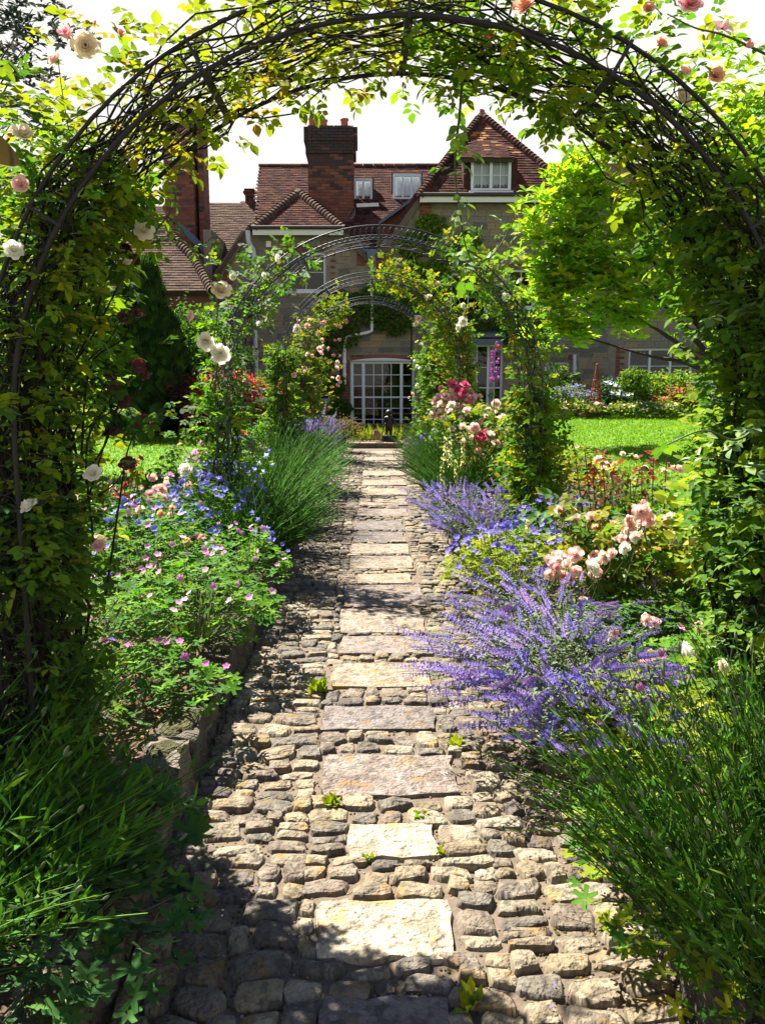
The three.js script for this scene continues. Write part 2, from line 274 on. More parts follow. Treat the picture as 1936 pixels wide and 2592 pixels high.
// the large slabs down the middle, measured in the picture: [y far, y near, x left, x right, tone]
const slabs = [[2158, 2300, 690, 975, 3], [1946, 2076, 684, 980, 4], [1781, 1856, 751, 945, 4], [1633, 1722, 698, 986, 1], [1527, 1580, 696, 940, 3], [1434, 1487, 718, 930, 0], [1376, 1413, 735, 930, 1], [1316, 1370, 735, 915, 2], [1265, 1312, 743, 915, 1],
  [1241, 1262, 772, 888, 0], [1202, 1230, 756, 892, 2], [1176, 1198, 757, 884, 2], [1150, 1172, 762, 875, 3], [1126, 1146, 764, 872, 3], [1100, 1116, 772, 880, 1], [1078, 1092, 776, 878, 2], [1056, 1070, 780, 878, 0], [1037, 1049, 782, 876, 2], [1018, 1028, 784, 874, 0], [1001, 1010, 786, 872, 0], [988, 995, 788, 872, 2], [975, 981, 790, 870, 0]].map(([ya, yb, xa, xb, t]) => {
  const a = onY((xa + xb) / 2, ya, 0.015), b = onY((xa + xb) / 2, yb, 0.015), ym = (ya + yb) / 2, l = onY(xa, ym, 0.015), r = onY(xb, ym, 0.015);
  return { z1: a.z, z0: b.z, x0: l.x, x1: r.x, t };
});
for (const s of slabs) {
  const o = [], side = (ax, az, bx, bz, n) => { for (let k = 0; k < n; k++) { const t = (k + (k ? R(-0.2, 0.2) : 0)) / n; o.push([lerp(ax, bx, t) + (k ? R(-0.016, 0.012) : R(-0.012, 0.012)), lerp(az, bz, t) + R(-0.014, 0.014)]); } };
  side(s.x0, s.z0, s.x1, s.z0, 5); side(s.x1, s.z0, s.x1, s.z1, 4); side(s.x1, s.z1, s.x0, s.z1, 5); side(s.x0, s.z1, s.x0, s.z0, 4);
  part(path, 'paving_slab', lump(o, -0.05, 0.078, 0.975, 0, true), M.slab[s.t]);
}
const stones = [], faceted = (g) => { const n = g.toNonIndexed(); n.computeVertexNormals(); const A = n.attributes.normal, B = g.attributes.normal, I = g.index; for (let k = 0; k < A.count; k++) { const j = I.getX(k), x = A.getX(k) + 0.9 * B.getX(j), y = A.getY(k) + 0.9 * B.getY(j), z = A.getZ(k) + 0.9 * B.getZ(j), l = Math.hypot(x, y, z) || 1; A.setXYZ(k, x / l, y / l, z / l); } return n; };
function cell(x0, x1, z0, z1, warp = true) {                                 // one cobble filling a cell
  const w = x1 - x0, d = z0 - z1, cx = (x0 + x1) / 2, cz = (z0 + z1) / 2, turn = R(-0.12, 0.12) * (rnd() < 0.25 ? 2.2 : 1), g = 0.003, o = [];
  for (const [sx, sz] of [[-1, -1], [1, -1], [1, 1], [-1, 1]]) { const c = R(0.12, 0.42), e = R(0.15, 0.5), jx = R(0.88, 1.03), jz = R(0.86, 1.04), a = [sx * (1 - (sx * sz > 0 ? 0 : c)), sz * (1 - (sx * sz > 0 ? e : 0))], q = [sx * (1 - (sx * sz > 0 ? c : 0)), sz * (1 - (sx * sz > 0 ? 0 : e))]; for (const [x, z] of [a, q]) o.push([x * jx, z * jz]); if (rnd() < 0.6) o.push([sx * sz > 0 ? R(-0.25, 0.25) : sx * R(0.95, 1.04), sx * sz > 0 ? sz * R(0.93, 1.04) : R(-0.25, 0.25)]); }
  for (const p of o) { const x = p[0] * (w / 2 - g), z = p[1] * (d / 2 - g); p[0] = cx + x * Math.cos(turn) - z * Math.sin(turn); p[1] = cz + x * Math.sin(turn) + z * Math.cos(turn); if (warp) { p[0] += 0.05 * (fbm(p[0] * 5 + 7, p[1] * 5 + 70, 0, 3, 2) - 0.5); p[1] += 0.07 * (fbm(p[0] * 5 + 47, p[1] * 5 + 90, 0, 8, 2) - 0.5); } }
  stones.push({ o, z: cz, h: R(0.055, 0.07) });
}
function rows(x0, x1, z0, z1, ph = 0) {
  let z = z0; while (z > z1 + 0.025) {
    let h = R(0.075, 0.13); if (z - h < z1 + 0.06) h = z - z1; if (h > 0.16) h /= 2;
    let x = x0; while (x < x1 - 0.02) { let w = R(0.07, 0.175); if (x + w > x1 - 0.07) w = x1 - x; if (w > 0.24) w /= 2; const b = 0.025 * Math.sin(x * 9 + z * 2 + ph); if (h > 0.115 && w < 0.14 && rnd() < 0.3) { cell(x, x + w, z + b, z - h / 2 + b); cell(x, x + w, z - h / 2 + b, z - h + b); } else cell(x, x + w, z + b, z - h + b); x += w; }
    z -= h;
  }
}
let zc = -1.2;
for (const s of slabs) {
  const xl = Math.min(s.x0, -0.12), xr = Math.max(s.x1, 0.3);
  if (zc > s.z0 + 0.03) rows(-0.215, 0.435, zc, s.z0 + 0.004);
  if (s.x0 > -0.16) rows(-0.2, s.x0 - 0.004, s.z0, s.z1); if (s.x1 < 0.36) rows(s.x1 + 0.004, 0.42, s.z0, s.z1);
  zc = s.z1 - 0.004;
}
for (const [side, xa, xb] of [[-1, PX0, -0.195], [1, 0.415, PX1]]) { let z = -1.2; while (z > PEND + 0.3) { const z1 = z - R(0.5, 1.1); let xi = side < 0 ? xb : xa; for (const s of slabs) if (s.z0 > z1 && s.z1 < z) xi = side < 0 ? Math.min(xi, s.x0 - 0.006) : Math.max(xi, s.x1 + 0.006); rows(side < 0 ? xa : xi, side < 0 ? xi : xb, z, z1, side); z = z1; } }
stones.sort((a, b) => b.z - a.z);
const inView = stones.filter((s) => s.z < -1.85), near = new Set(inView.slice(0, 300)), rest = M.cobble.map(() => new MB());
for (const s of inView) { const t = Math.floor(rnd() * M.cobble.length), g = faceted(lump(s.o, -0.035, s.h * R(0.94, 1.08), R(0.8, 0.92), 0.14, false)); if (near.has(s)) part(path, 'cobble', g, M.cobble[t]); else rest[t].geo(g); }
rest.forEach((m, k) => { if (!m.empty) part(path, 'far_cobbles', m.build(), M.cobble[k], STUFF); });

{ // grit and moss in the joints
  const gr = new Scatter(), mo = new Scatter(), ball = new THREE.IcosahedronGeometry(1, 0), tuft = new THREE.IcosahedronGeometry(1, 1);
  for (let k = 0; k < 5200; k++) { const z = -1.8 - 5.5 * Math.pow(rnd(), 1.5); gr.add(V(R(PX0, PX1), 0.009, z), rdir(), rdir(), R(0.002, 0.006), tint([[0.3, 0.24, 0.18], [0.18, 0.14, 0.1], [0.4, 0.36, 0.3], [0.1, 0.08, 0.05]])); }
  for (let k = 0; k < 11000; k++) { const z = -1.8 - 8 * Math.pow(rnd(), 1.3), x = R(PX0, PX1); if (fbm(x * 2.2 + 9, z * 2.2 + 60) < 0.5) continue; mo.add(V(x, 0.006, z), V(R(-0.2, 0.2), 1, R(-0.2, 0.2)), rdir(), R(0.004, 0.009), tint([[0.07, 0.075, 0.012], [0.1, 0.085, 0.01], [0.05, 0.06, 0.015], [0.14, 0.09, 0.01]]), R(0.003, 0.008)); }
  gr.build(path, 'grit', ball, LEAFDULL); mo.build(path, 'joint_moss', tuft, LEAFDULL);
}
// low edging walls that hold the beds up, mossy stones on both sides of the path
function edging(label, x, dir, z0, z1) {
  const t = thing('edging_wall', label, 'low wall', V(x, 0, 0)); const moss = new MB(); let z = z0;
  while (z > z1) {
    const L = R(0.2, 0.4), h = R(0.2, 0.27), w = R(0.14, 0.18), g = new THREE.BoxGeometry(w, h, L - 0.02, 4, 5, 8), P = g.attributes.position; const s0 = R(0, 99);
    for (let k = 0; k < P.count; k++) { const px = P.getX(k), py = P.getY(k), pz = P.getZ(k), n = (a) => (fbm(px * 14 + a + s0, pz * 13 + py * 17 + a) - 0.5) * 0.085; const e = 1 - 0.08 * (Math.abs(px) > w * 0.45 && Math.abs(py) > h * 0.45 ? 1 : 0) - 0.04 * (Math.abs(pz) > L * 0.45 ? 1 : 0); P.setXYZ(k, px * e + n(3), py * e + n(7), pz * (1 - 0.06 * (Math.abs(py) > h * 0.4 ? 1 : 0)) + n(11) * 0.7); }
    g.computeVertexNormals(); g.translate(dir * w / 2, h / 2 - 0.02, z - L / 2); const U = g.attributes.uv; for (let k = 0; k < P.count; k++) U.setXY(k, P.getZ(k) * 1.6 + P.getX(k) * 1.3 + s0, P.getY(k) * 1.6 + P.getX(k) * 1.1);
    part(t, 'wall_stone', g, pick(M.wallStone));
    if (rnd() < 0.9) { const q = new THREE.IcosahedronGeometry(1, 2), Q = q.attributes.position; for (let k = 0; k < Q.count; k++) { const m = 1 + 0.5 * (fbm(Q.getX(k) * 3 + s0, Q.getZ(k) * 3 + Q.getY(k) * 2) - 0.5); Q.setXYZ(k, Q.getX(k) * m, Q.getY(k) * m, Q.getZ(k) * m); } q.computeVertexNormals(); moss.geo(q, new THREE.Matrix4().makeScale(w * 0.42, 0.03, L * R(0.25, 0.45)).setPosition(dir * w * R(0.3, 0.5), h - 0.025, z - L / 2)); }
    z -= L;
  }
  part(t, 'moss', moss.build(), M.moss, STUFF); return t;
}
edging('low mossy stone wall holding up the bed with the small pink cranesbills', PX0 - 0.01, -1, -1.5, -18);
edging('low stone wall holding up the bed with the pale pink roses', PX1 + 0.01, 1, -1.5, -18);
{ // stone step at the far end of the path
  const t = thing('stone_step', 'long stone step across the far end of the path before the statue', 'step', V(0, 0, PEND - 0.05));
  let x = -0.8; while (x < 1.0) { const w = R(0.4, 0.7), g = new THREE.BoxGeometry(w - 0.01, 0.12, 0.34); g.translate(x + w / 2, 0.06, -0.17); part(t, 'step_stone', g, pick(M.slab)); x += w; }
}
sheet('terrace', [[-4, PEND - 0.36], [4, PEND - 0.36], [4, -22.4], [-4, -22.4]], 0.1, M.mortar, 1);
// lawns, rising gently towards the house
const lawnY = (x, z) => 0.2 + (x < 0 ? 0.015 : 0.045) * Math.max(0, -z - 8) + 0.02 * (fbm(x * 0.7 + 40, z * 0.7 + 90) - 0.5);
function lawn(x0, x1, z0, z1, zfar) {
  const nx = 40, nz = 60, g = new THREE.PlaneGeometry(1, 1, nx, nz); g.rotateX(-Math.PI / 2); const P = g.attributes.position, U = g.attributes.uv;
  for (let k = 0; k < P.count; k++) { const u = P.getX(k) + 0.5, x = lerp(x0, x1, u), z = lerp(z0, zfar(x), 0.5 - P.getZ(k)); P.setXYZ(k, x, lawnY(x, z), z); U.setXY(k, x * 0.7, z * 0.7); }
  g.computeVertexNormals(); part(null, 'lawn', g, M.lawn, { kind: 'structure' });
}
const farR = (x) => -17.9 - 0.2 * (x - 3), farL = (x) => -17.2;
lawn(-16, PX0 - 1.85, 1, -17.2, farL); lawn(PX1 + 1.9, 18, 1, -21, farR);
{ // the blades of the lawns, where they can be seen
  const s = new Scatter(), gs1 = [[0.13, 0.31, 0.003], [0.16, 0.35, 0.003], [0.1, 0.27, 0.003], [0.19, 0.37, 0.004]];
  for (let k = 0; k < 90000; k++) { const right = rnd() < 0.62, x = right ? R(2.74, 9.5) : R(-9, -2.51), z = right ? lerp(-5, farR(x), rnd()) : lerp(-5.5, -17.2, rnd()); s.add(V(x, lawnY(x, z) - 0.005, z), V(R(-0.5, 0.5), 1, R(-0.5, 0.5)), rdir(), R(0.03, 0.055), tint(gs1, 0.2), R(0.25, 0.4)); }
  const o = s.build(null, 'grass', blade, LEAFDULL); o.userData.label = 'short bright green mown grass of both lawns'; o.userData.category = 'grass';
}
{ const t = thing('stone_edging', 'row of pale flat stones edging the lawn behind the pink roses', 'edging', V(0, 0, 0)); let a = onY(1440, 1087, 0.24); for (let k = 0; k < 7; k++) { const w = R(0.22, 0.4), g = new THREE.BoxGeometry(w - 0.015, 0.07, R(0.2, 0.25)); g.rotateY(R(-0.05, 0.05)); g.translate(a.x + w / 2, 0.25, a.z); part(t, 'edging_stone', g, pick(M.slab)); a.x += w; } }

// ---------------------------------------------------------------- the house
const HD = 22.5, hp = (x, y, d = HD) => at(x, y, d);
const rect = (x0, y0, x1, y1, d = HD) => { const a = hp(x0, y0, d), b = hp(x1, y1, d); return { x0: a.x, x1: b.x, y0: b.y, y1: a.y }; };
const inside = (P, x, y) => { let c = false; for (let i = 0, j = P.length - 1; i < P.length; j = i++) if ((P[i][1] > y) !== (P[j][1] > y) && x < (P[j][0] - P[i][0]) * (y - P[i][1]) / (P[j][1] - P[i][1]) + P[i][0]) c = !c; return c; };
const house = thing('country_house', 'old stone country house with red tiled half hipped gables and white windows', 'house');
const outHouse = thing('farm_range', 'lower brown tiled range with a tall brick chimney beside the stone house', 'house');
const budget = { roof_tile: 300, brick: 300, stone_block: 300 };

function roofPlane(parent, mats, { d0, d1, base, top, px, name = 'roof', own = 0, lichen }) {
  // a tiled slope from the eave point seen at base = [x, y], d0 away, to the point seen at top = [x, y], d1 away; px is its outline as seen
  const b = hp(base[0], base[1], d0), t = hp(top[0], top[1], d1), Vv = V(0, t.y - b.y, t.z - b.z).normalize(), U = V(1, 0, 0), N = new THREE.Vector3().crossVectors(U, Vv);
  const uv = ([x, y]) => { const r = ray(x, y), k = b.clone().sub(eye).dot(N) / r.dot(N), p = r.multiplyScalar(k).add(eye).sub(b); return [p.dot(U), p.dot(Vv)]; };
  const P = px.map(uv), us = P.map((p) => p[0]), vs = P.map((p) => p[1]), u0 = Math.min(...us), u1 = Math.max(...us), v0 = Math.min(...vs), v1 = Math.max(...vs);
  const W = (u, v, n = 0) => b.clone().addScaledVector(U, u).addScaledVector(Vv, v).addScaledVector(N, n);
  const deck = new THREE.ExtrudeGeometry(new THREE.Shape(P.map((p) => new THREE.Vector2(...p))), { depth: 0.1, bevelEnabled: false });
  const basis = new THREE.Matrix4().makeBasis(U, Vv, N); deck.applyMatrix4(basis.clone().setPosition(W(0, 0, -0.105)));
  const roof = part(parent, name, deck, M.darkWood);
  const g = 0.1, tw = 0.166, loose = mats.map(() => new MB()), lich = new MB(), tileG = new THREE.BoxGeometry(tw - 0.006, g * 1.35, 0.016);
  let row = 0; for (let v = v0 + g / 2; v < v1; v += g, row++) for (let u = u0 - (row % 2) * tw / 2; u < u1 + tw; u += tw) if (inside(P, clamp(u, u0 + 0.01, u1 - 0.01), v) && inside(P, u, v)) {
    const m = basis.clone().multiply(new THREE.Matrix4().makeRotationFromEuler(new THREE.Euler(-0.13 + R(-0.03, 0.03), R(-0.015, 0.015), R(-0.02, 0.02)))).setPosition(W(u, v, 0.012 + R(0, 0.006)));
    const k = Math.floor(rnd() * mats.length), li = lichen && lichen(W(u, v)) > rnd();
    if (own > 0 && budget.roof_tile > 0) { own--; budget.roof_tile--; const o = part(roof, 'roof_tile', tileG, li ? M.tileLichen : mats[k]); o.matrix.copy(m); o.matrix.decompose(o.position, o.quaternion, o.scale); } else (li ? lich : loose[k]).geo(tileG, m);
  }
  loose.forEach((m, k) => { if (!m.empty) part(roof, 'roof_tiling', m.build(), mats[k], STUFF); }); if (!lich.empty) part(roof, 'lichen_tiling', lich.build(), M.tileLichen, STUFF);
  roof.W = W; roof.uv = uv; roof.N = N; roof.Vv = Vv; return roof;
}
const halfPipe = (() => { const g = new THREE.CylinderGeometry(0.1, 0.13, 0.2, 7, 1, true, -Math.PI / 2, Math.PI); return g; })();
function hipTiles(roof, a, b, mats, name = 'hip_tile', step = 0.115) { // bonnet tiles laid one over the other from a (low) to b (high)
  const y = b.clone().sub(a), L = y.length(); y.normalize(); const z = V(0, 1, 0.5).addScaledVector(y, -V(0, 1, 0.5).dot(y)).normalize(), x = new THREE.Vector3().crossVectors(y, z);
  for (let s = 0.04; s < L; s += step) { const m = new THREE.Matrix4().makeBasis(x, y.clone().addScaledVector(z, -0.18).normalize(), z).setPosition(a.clone().addScaledVector(y, s).addScaledVector(z, -0.01)); const o = part(roof, name, halfPipe, pick(mats)); m.decompose(o.position, o.quaternion, o.scale); }
}
for (const m of [...M.tile, ...M.tilePale]) m.side = THREE.DoubleSide;

// windows: rects as seen, cut through the wall
const wins = [
  { n: 'window', r: [617, 545, 704, 629], lights: [2], rows: 2, cols: 2, curtain: 0 },
  { n: 'window', r: [972, 589, 1050, 692], lights: [2], rows: 2, cols: 2, curtain: 0 },
  { n: 'window', r: [1098, 582, 1153, 665], lights: [1], rows: 2, cols: 2, curtain: 0 },
  { n: 'garden_door', r: [757, 779, 894, 936], door: true },
  { n: 'glazed_door', r: [1006, 744, 1083, 930], lights: [1.6, 1], rows: 4, cols: 2, curtain: 0.55 },
  { n: 'window', r: [1176, 782, 1226, 886], lights: [1], rows: 3, cols: 2, curtain: 0.6 },
  { n: 'window', r: [1358, 752, 1493, 829], lights: [1, 1, 1], rows: 2, cols: 1, curtain: 0 },
  { n: 'window', r: [574, 784, 607, 850], lights: [1], rows: 2, cols: 1, curtain: 0 },
  { n: 'window', r: [688, 780, 713, 866], lights: [1], rows: 3, cols: 1, curtain: 0 },
].map((w) => ({ ...w, q: rect(...w.r) }));
const bricks = [[703, 545, 725, 640], [596, 545, 617, 600], [612, 530, 708, 545], [532, 500, 745, 511], [757, 764, 894, 779], [738, 779, 757, 936], [894, 779, 913, 936], [905, 432, 932, 520], [930, 432, 1232, 440], [770, 538, 792, 575], [812, 545, 850, 590], [1153, 575, 1182, 700], [1094, 568, 1158, 582], [1226, 768, 1240, 880], [1330, 752, 1358, 840], [968, 576, 1054, 589], [470, 590, 505, 640], [560, 770, 620, 784], [1493, 752, 1516, 840]].map((r) => rect(...r));
const outline = [[455, 945], [455, 620], [531, 502], [746, 502], [802, 566], [818, 546], [905, 430], [1760, 430], [1760, 945]].map(([x, y]) => { const p = hp(x, y); return [p.x, Math.max(p.y, -0.05)]; });
{
  const s = new THREE.Shape(outline.map((p) => new THREE.Vector2(...p))); for (const { q } of wins) s.holes.push(new THREE.Path([[q.x0, q.y0], [q.x1, q.y0], [q.x1, q.y1], [q.x0, q.y1]].map((p) => new THREE.Vector2(...p))));
  const g = new THREE.ExtrudeGeometry(s, { depth: 0.32, bevelEnabled: false }); g.translate(0, 0, -HD - 0.32); const wall = part(house, 'wall', g, M.pointing); wall.userData.label = 'stone front wall with brick dressings';
  const hit = (a, b) => a.x0 < b.x1 && a.x1 > b.x0 && a.y0 < b.y1 && a.y1 > b.y0, looseS = M.houseStone.map(() => new MB()), looseB = M.brick.map(() => new MB()), list = [];
  const take = (c, kind) => { const m = new THREE.Matrix4().makeTranslation((c.x0 + c.x1) / 2, (c.y0 + c.y1) / 2, -HD).multiply(new THREE.Matrix4().makeRotationFromEuler(new THREE.Euler(R(-0.01, 0.01), R(-0.01, 0.01), kind === 'brick' ? 0 : R(-0.012, 0.012)))); list.push({ kind, m, w: c.x1 - c.x0 - 0.012, h: c.y1 - c.y0 - 0.012, t: kind === 'brick' ? 0.02 : R(0.02, 0.04), x: (c.x0 + c.x1) / 2, y: (c.y0 + c.y1) / 2 }); };
  const free = (c) => inside(outline, (c.x0 + c.x1) / 2, (c.y0 + c.y1) / 2) && inside(outline, c.x0 + 0.02, c.y1 - 0.01) && inside(outline, c.x1 - 0.02, c.y1 - 0.01) && !wins.some((w) => hit(c, w.q));
  for (let y = 0.02; y < 6.2;) { const h = R(0.11, 0.19); for (let x = -3.9; x < 9.5;) { const w = R(0.18, 0.44), c = { x0: x, x1: x + w, y0: y, y1: y + h }; if (free(c) && !bricks.some((b) => hit(c, b))) take(c, 'stone_block'); x += w; } y += h; }
  for (const b of bricks) { let k = 0; for (let y = b.y0; y < b.y1 - 0.03; y += 0.075, k++) for (let x = b.x0 - (k % 2) * 0.11; x < b.x1; x += 0.225) { const c = { x0: Math.max(x, b.x0), x1: Math.min(x + 0.225, b.x1), y0: y, y1: y + 0.075 }; if (c.x1 - c.x0 > 0.05 && free(c)) take(c, 'brick'); } }
  const open = (p) => (p.x > 1.3 && p.x < 4.2 && p.y > 3.6) || (p.x > -0.5 && p.x < 1.6 && p.y > 1.9 && p.y < 3.4) || (p.x < -0.2 && p.y > 3.4);
  const order = [...list.filter(open), ...list.filter((p) => !open(p))]; let ns = 300, nb = 90;
  for (const p of order) {
    const stone = p.kind === 'stone_block', k = Math.floor(rnd() * M.houseStone.length), own = stone ? ns-- > 0 : nb-- > 0;
    const m = p.m.multiply(new THREE.Matrix4().makeScale(p.w, p.h, p.t));
    if (own) { const o = part(wall, p.kind, UNIT, (stone ? M.houseStone : M.brick)[k]); m.decompose(o.position, o.quaternion, o.scale); } else (stone ? looseS : looseB)[k].geo(UNIT, m);
  }
  looseS.forEach((m, k) => part(wall, 'stonework', m.build(), M.houseStone[k], STUFF)); looseB.forEach((m, k) => { if (!m.empty) part(wall, 'brickwork', m.build(), M.brick[k], STUFF); });
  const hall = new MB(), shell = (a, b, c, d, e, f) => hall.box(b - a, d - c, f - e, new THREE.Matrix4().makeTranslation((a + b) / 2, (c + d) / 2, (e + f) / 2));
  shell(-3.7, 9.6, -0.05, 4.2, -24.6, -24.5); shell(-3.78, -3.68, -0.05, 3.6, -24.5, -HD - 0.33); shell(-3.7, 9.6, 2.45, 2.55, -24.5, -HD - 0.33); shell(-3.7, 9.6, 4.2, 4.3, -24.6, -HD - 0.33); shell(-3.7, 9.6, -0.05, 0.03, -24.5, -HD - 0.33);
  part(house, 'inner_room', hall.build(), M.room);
  shellBack();
}
function shellBack() { const m = new MB(); m.box(13.6, 5.6, 0.2, new THREE.Matrix4().makeTranslation(2.9, 2.75, -28)); m.box(0.2, 5.2, 4.9, new THREE.Matrix4().makeTranslation(-3.9, 2.55, -25.4)); m.box(0.2, 5.6, 5.1, new THREE.Matrix4().makeTranslation(9.7, 2.75, -25.4)); part(house, 'rear_wall', m.build(), M.pointing); }

function glazing(parent, name, q, z, { lights = [1], rows: nr = 2, cols: nc = 2, curtain = 0, blind = 0, fw = 0.055, bw = 0.016, sill = true, tilt } = {}) {
  const at0 = (x, y, dz = 0) => V(x, y, z + dz), N = V(0, 0, 1), F = new MB(), W = q.x1 - q.x0, H = q.y1 - q.y0;
  F.box(W, fw, 0.08, new THREE.Matrix4().makeTranslation((q.x0 + q.x1) / 2, q.y1 - fw / 2, z)); F.box(W, fw, 0.08, new THREE.Matrix4().makeTranslation((q.x0 + q.x1) / 2, q.y0 + fw / 2, z));
  const total = lights.reduce((a, b) => a + b, 0), xs = [q.x0 + fw / 2]; let x = q.x0 + fw / 2; for (const l of lights) { x += l / total * (W - fw); xs.push(x); }
  for (const v of xs) F.box(fw, H - 2 * fw, 0.08, new THREE.Matrix4().makeTranslation(v, (q.y0 + q.y1) / 2, z));
  const frame = part(parent, name, F.build(), M.white), panes = [];
  for (let k = 0; k < lights.length; k++) {
    const a = xs[k] + fw / 2, b = xs[k + 1] - fw / 2, c = q.y0 + fw, d = q.y1 - fw, r = Array.isArray(nr) ? nr[k] : nr, n = Array.isArray(nc) ? nc[k] : nc;
    for (let j = 1; j < r; j++) part(frame, 'glazing_bar', new MB().bar(at0(a, lerp(c, d, j / r)), at0(b, lerp(c, d, j / r)), bw * (r % 2 === 0 && j === r / 2 && r > 3 ? 2.2 : 1), 0.03, N).build(), M.white);
    for (let j = 1; j < n; j++) part(frame, 'glazing_bar', new MB().bar(at0(lerp(a, b, j / n), c, 0.002), at0(lerp(a, b, j / n), d, 0.002), bw, 0.03, N).build(), M.white);
    for (let j = 0; j < r; j++) for (let i = 0; i < n; i++) { const g = new THREE.PlaneGeometry((b - a) / n, (d - c) / r); g.rotateX(R(-0.004, 0.004)); g.rotateY(R(-0.006, 0.006)); g.translate(lerp(a, b, (i + 0.5) / n), lerp(c, d, (j + 0.5) / r), z - 0.01); part(frame, 'pane', g, M.glass); }
    if (curtain || blind) { const w = (b - a) * (curtain || 1), n2 = 24, g = new THREE.PlaneGeometry(w, d - c, n2, 1), P = g.attributes.position; for (let i = 0; i < P.count; i++) P.setZ(i, blind ? 0 : 0.025 * Math.sin(P.getX(i) * 70) + 0.01 * Math.sin(P.getX(i) * 31)); g.computeVertexNormals(); g.translate(a + w / 2, (c + d) / 2, z - 0.09); part(frame, blind ? 'blind' : 'curtain', g, blind ? M.blind : M.curtain); }
  }
  if (sill) part(frame, 'sill', new MB().box(W + 0.1, 0.05, 0.16, new THREE.Matrix4().makeTranslation((q.x0 + q.x1) / 2, q.y0 - 0.028, z + 0.06)).build(), M.white);
  return frame;
}
for (const w of wins) {
  if (w.door) { const d = glazing(house, w.n, w.q, -HD - 0.08, { lights: [0.9, 3, 0.9], rows: [6, 6, 6], cols: [1, 4, 1], fw: 0.075, bw: 0.018, sill: false }); const cx = (w.q.x0 + w.q.x1) / 2, wd = w.q.x1 - w.q.x0; const arch = new THREE.Shape(); arch.moveTo(-wd / 2, 0); arch.quadraticCurveTo(0, 0.14, wd / 2, 0); arch.lineTo(-wd / 2, 0); const g = new THREE.ExtrudeGeometry(arch, { depth: 0.05, bevelEnabled: false }); g.translate(cx, w.q.y1 - 0.002, -HD - 0.01); part(d, 'arched_head', g, M.white); part(d, 'sill', new MB().box(wd + 0.1, 0.09, 0.2, new THREE.Matrix4().makeTranslation(cx, w.q.y0 - 0.04, -HD)).build(), M.lead); } else glazing(house, w.n, w.q, -HD - 0.1, w);
}
// roofs, in the order they stand behind one another
const mainRoof = roofPlane(house, M.tile, { d0: 22.62, d1: 26.4, base: [800, 552], top: [800, 360], px: [[560, 360], [1000, 359], [1000, 430], [906, 430], [820, 542], [800, 556], [760, 500], [640, 500], [552, 470]] });
{ const W = mainRoof; const a = hp(559, 359, 26.4), b = hp(960, 358, 26.4); a.y += 0.03; b.y += 0.03; const rr = new MB(); for (let x = a.x; x < b.x; x += 0.3) { const t = (x - a.x) / (b.x - a.x), g = new THREE.CylinderGeometry(0.11, 0.11, 0.29, 8, 1, true, -Math.PI / 2, Math.PI); g.rotateX(-Math.PI / 2); g.rotateY(Math.PI / 2); g.translate(x + 0.15, lerp(a.y, b.y, t) - 0.07, a.z); part(mainRoof, 'ridge_tile', g, pick(M.tile)); } }
roofPlane(house, M.tile, { d0: 22.3, d1: 26.4, base: [1400, 428], top: [1400, 354], px: [[1150, 354], [1760, 354], [1760, 428], [1150, 428]] });
const leftHip = roofPlane(house, M.tile, { d0: 22.25, d1: 23.5, base: [640, 494], top: [645, 416], px: [[548, 494], [741, 494], [646, 415]], own: 130 });
hipTiles(leftHip, hp(549, 494, 22.25), hp(645, 417, 23.5), M.tilePale); hipTiles(leftHip, hp(740, 494, 22.25), hp(645, 417, 23.5), M.tilePale);
const lic = (p) => { const a = hp(1090, 320, 23.3), b = hp(1040, 290, 23.8); return 0.9 * Math.max(0, 1 - Math.hypot((p.x - a.x) * 0.8, (p.y - a.y) * 2) / 0.5) + 0.8 * Math.max(0, 1 - Math.hypot((p.x - b.x) * 2, (p.y - b.y) * 0.8) / 0.6); };
const rightHip = roofPlane(house, M.tile, { d0: 22.2, d1: 24.4, base: [1040, 424], top: [1040, 250], px: [[905, 424], [1236, 424], [1160, 350], [1040, 251], [975, 335]], own: 170, lichen: lic });
hipTiles(rightHip, hp(905, 424, 22.2), hp(972, 338, 23.25), M.tile); hipTiles(rightHip, hp(972, 338, 23.25), hp(1039, 252, 24.4), M.tile); hipTiles(rightHip, hp(1236, 424, 22.2), hp(1160, 350, 23.15), M.tile); hipTiles(rightHip, hp(1160, 350, 23.15), hp(1041, 252, 24.4), M.tile);
part(rightHip, 'finial_tile', new THREE.SphereGeometry(0.13, 10, 8).translate(...hp(1041, 252, 24.42).toArray()), M.tile[2]);
function slope(name, a, b, back, mat, th = 0.1) { // a plain roof slope from the rake a-b on the front, running back
  const N = V(0, 0, 1), y = b.clone().sub(a), n = V(-y.y, y.x, 0).normalize(); if (n.y < 0) n.negate(); const v = [a, b, b.clone().add(V(0, 0, -back)), a.clone().add(V(0, 0, -back))], w = v.map((p) => p.clone().addScaledVector(n, th)); const all = [...v, ...w].map((p) => p.toArray());
  const g = poly(all, [[0, 1, 2], [0, 2, 3], [4, 6, 5], [4, 7, 6], [0, 4, 5], [0, 5, 1], [1, 5, 6], [1, 6, 2], [2, 6, 7], [2, 7, 3], [3, 7, 4], [3, 4, 0]]).toNonIndexed(); g.computeVertexNormals(); return part(house, name, g, mat);
}
slope('roof_slope', hp(458, 618, 22.4), hp(541, 496, 22.4), 3.5, M.tilePale[1]); slope('roof_slope', hp(800, 560, 22.4), hp(744, 495, 22.4), 3.0, M.tile[2]); slope('roof_slope', hp(822, 540, 22.4), hp(903, 426, 22.4), 3.0, M.tile[2]); slope('roof_slope', hp(541, 496, 23), hp(645, 415, 23.5), 3, M.tile[2]); slope('roof_slope', hp(744, 495, 23), hp(646, 415, 23.5), 3, M.tile[2]);
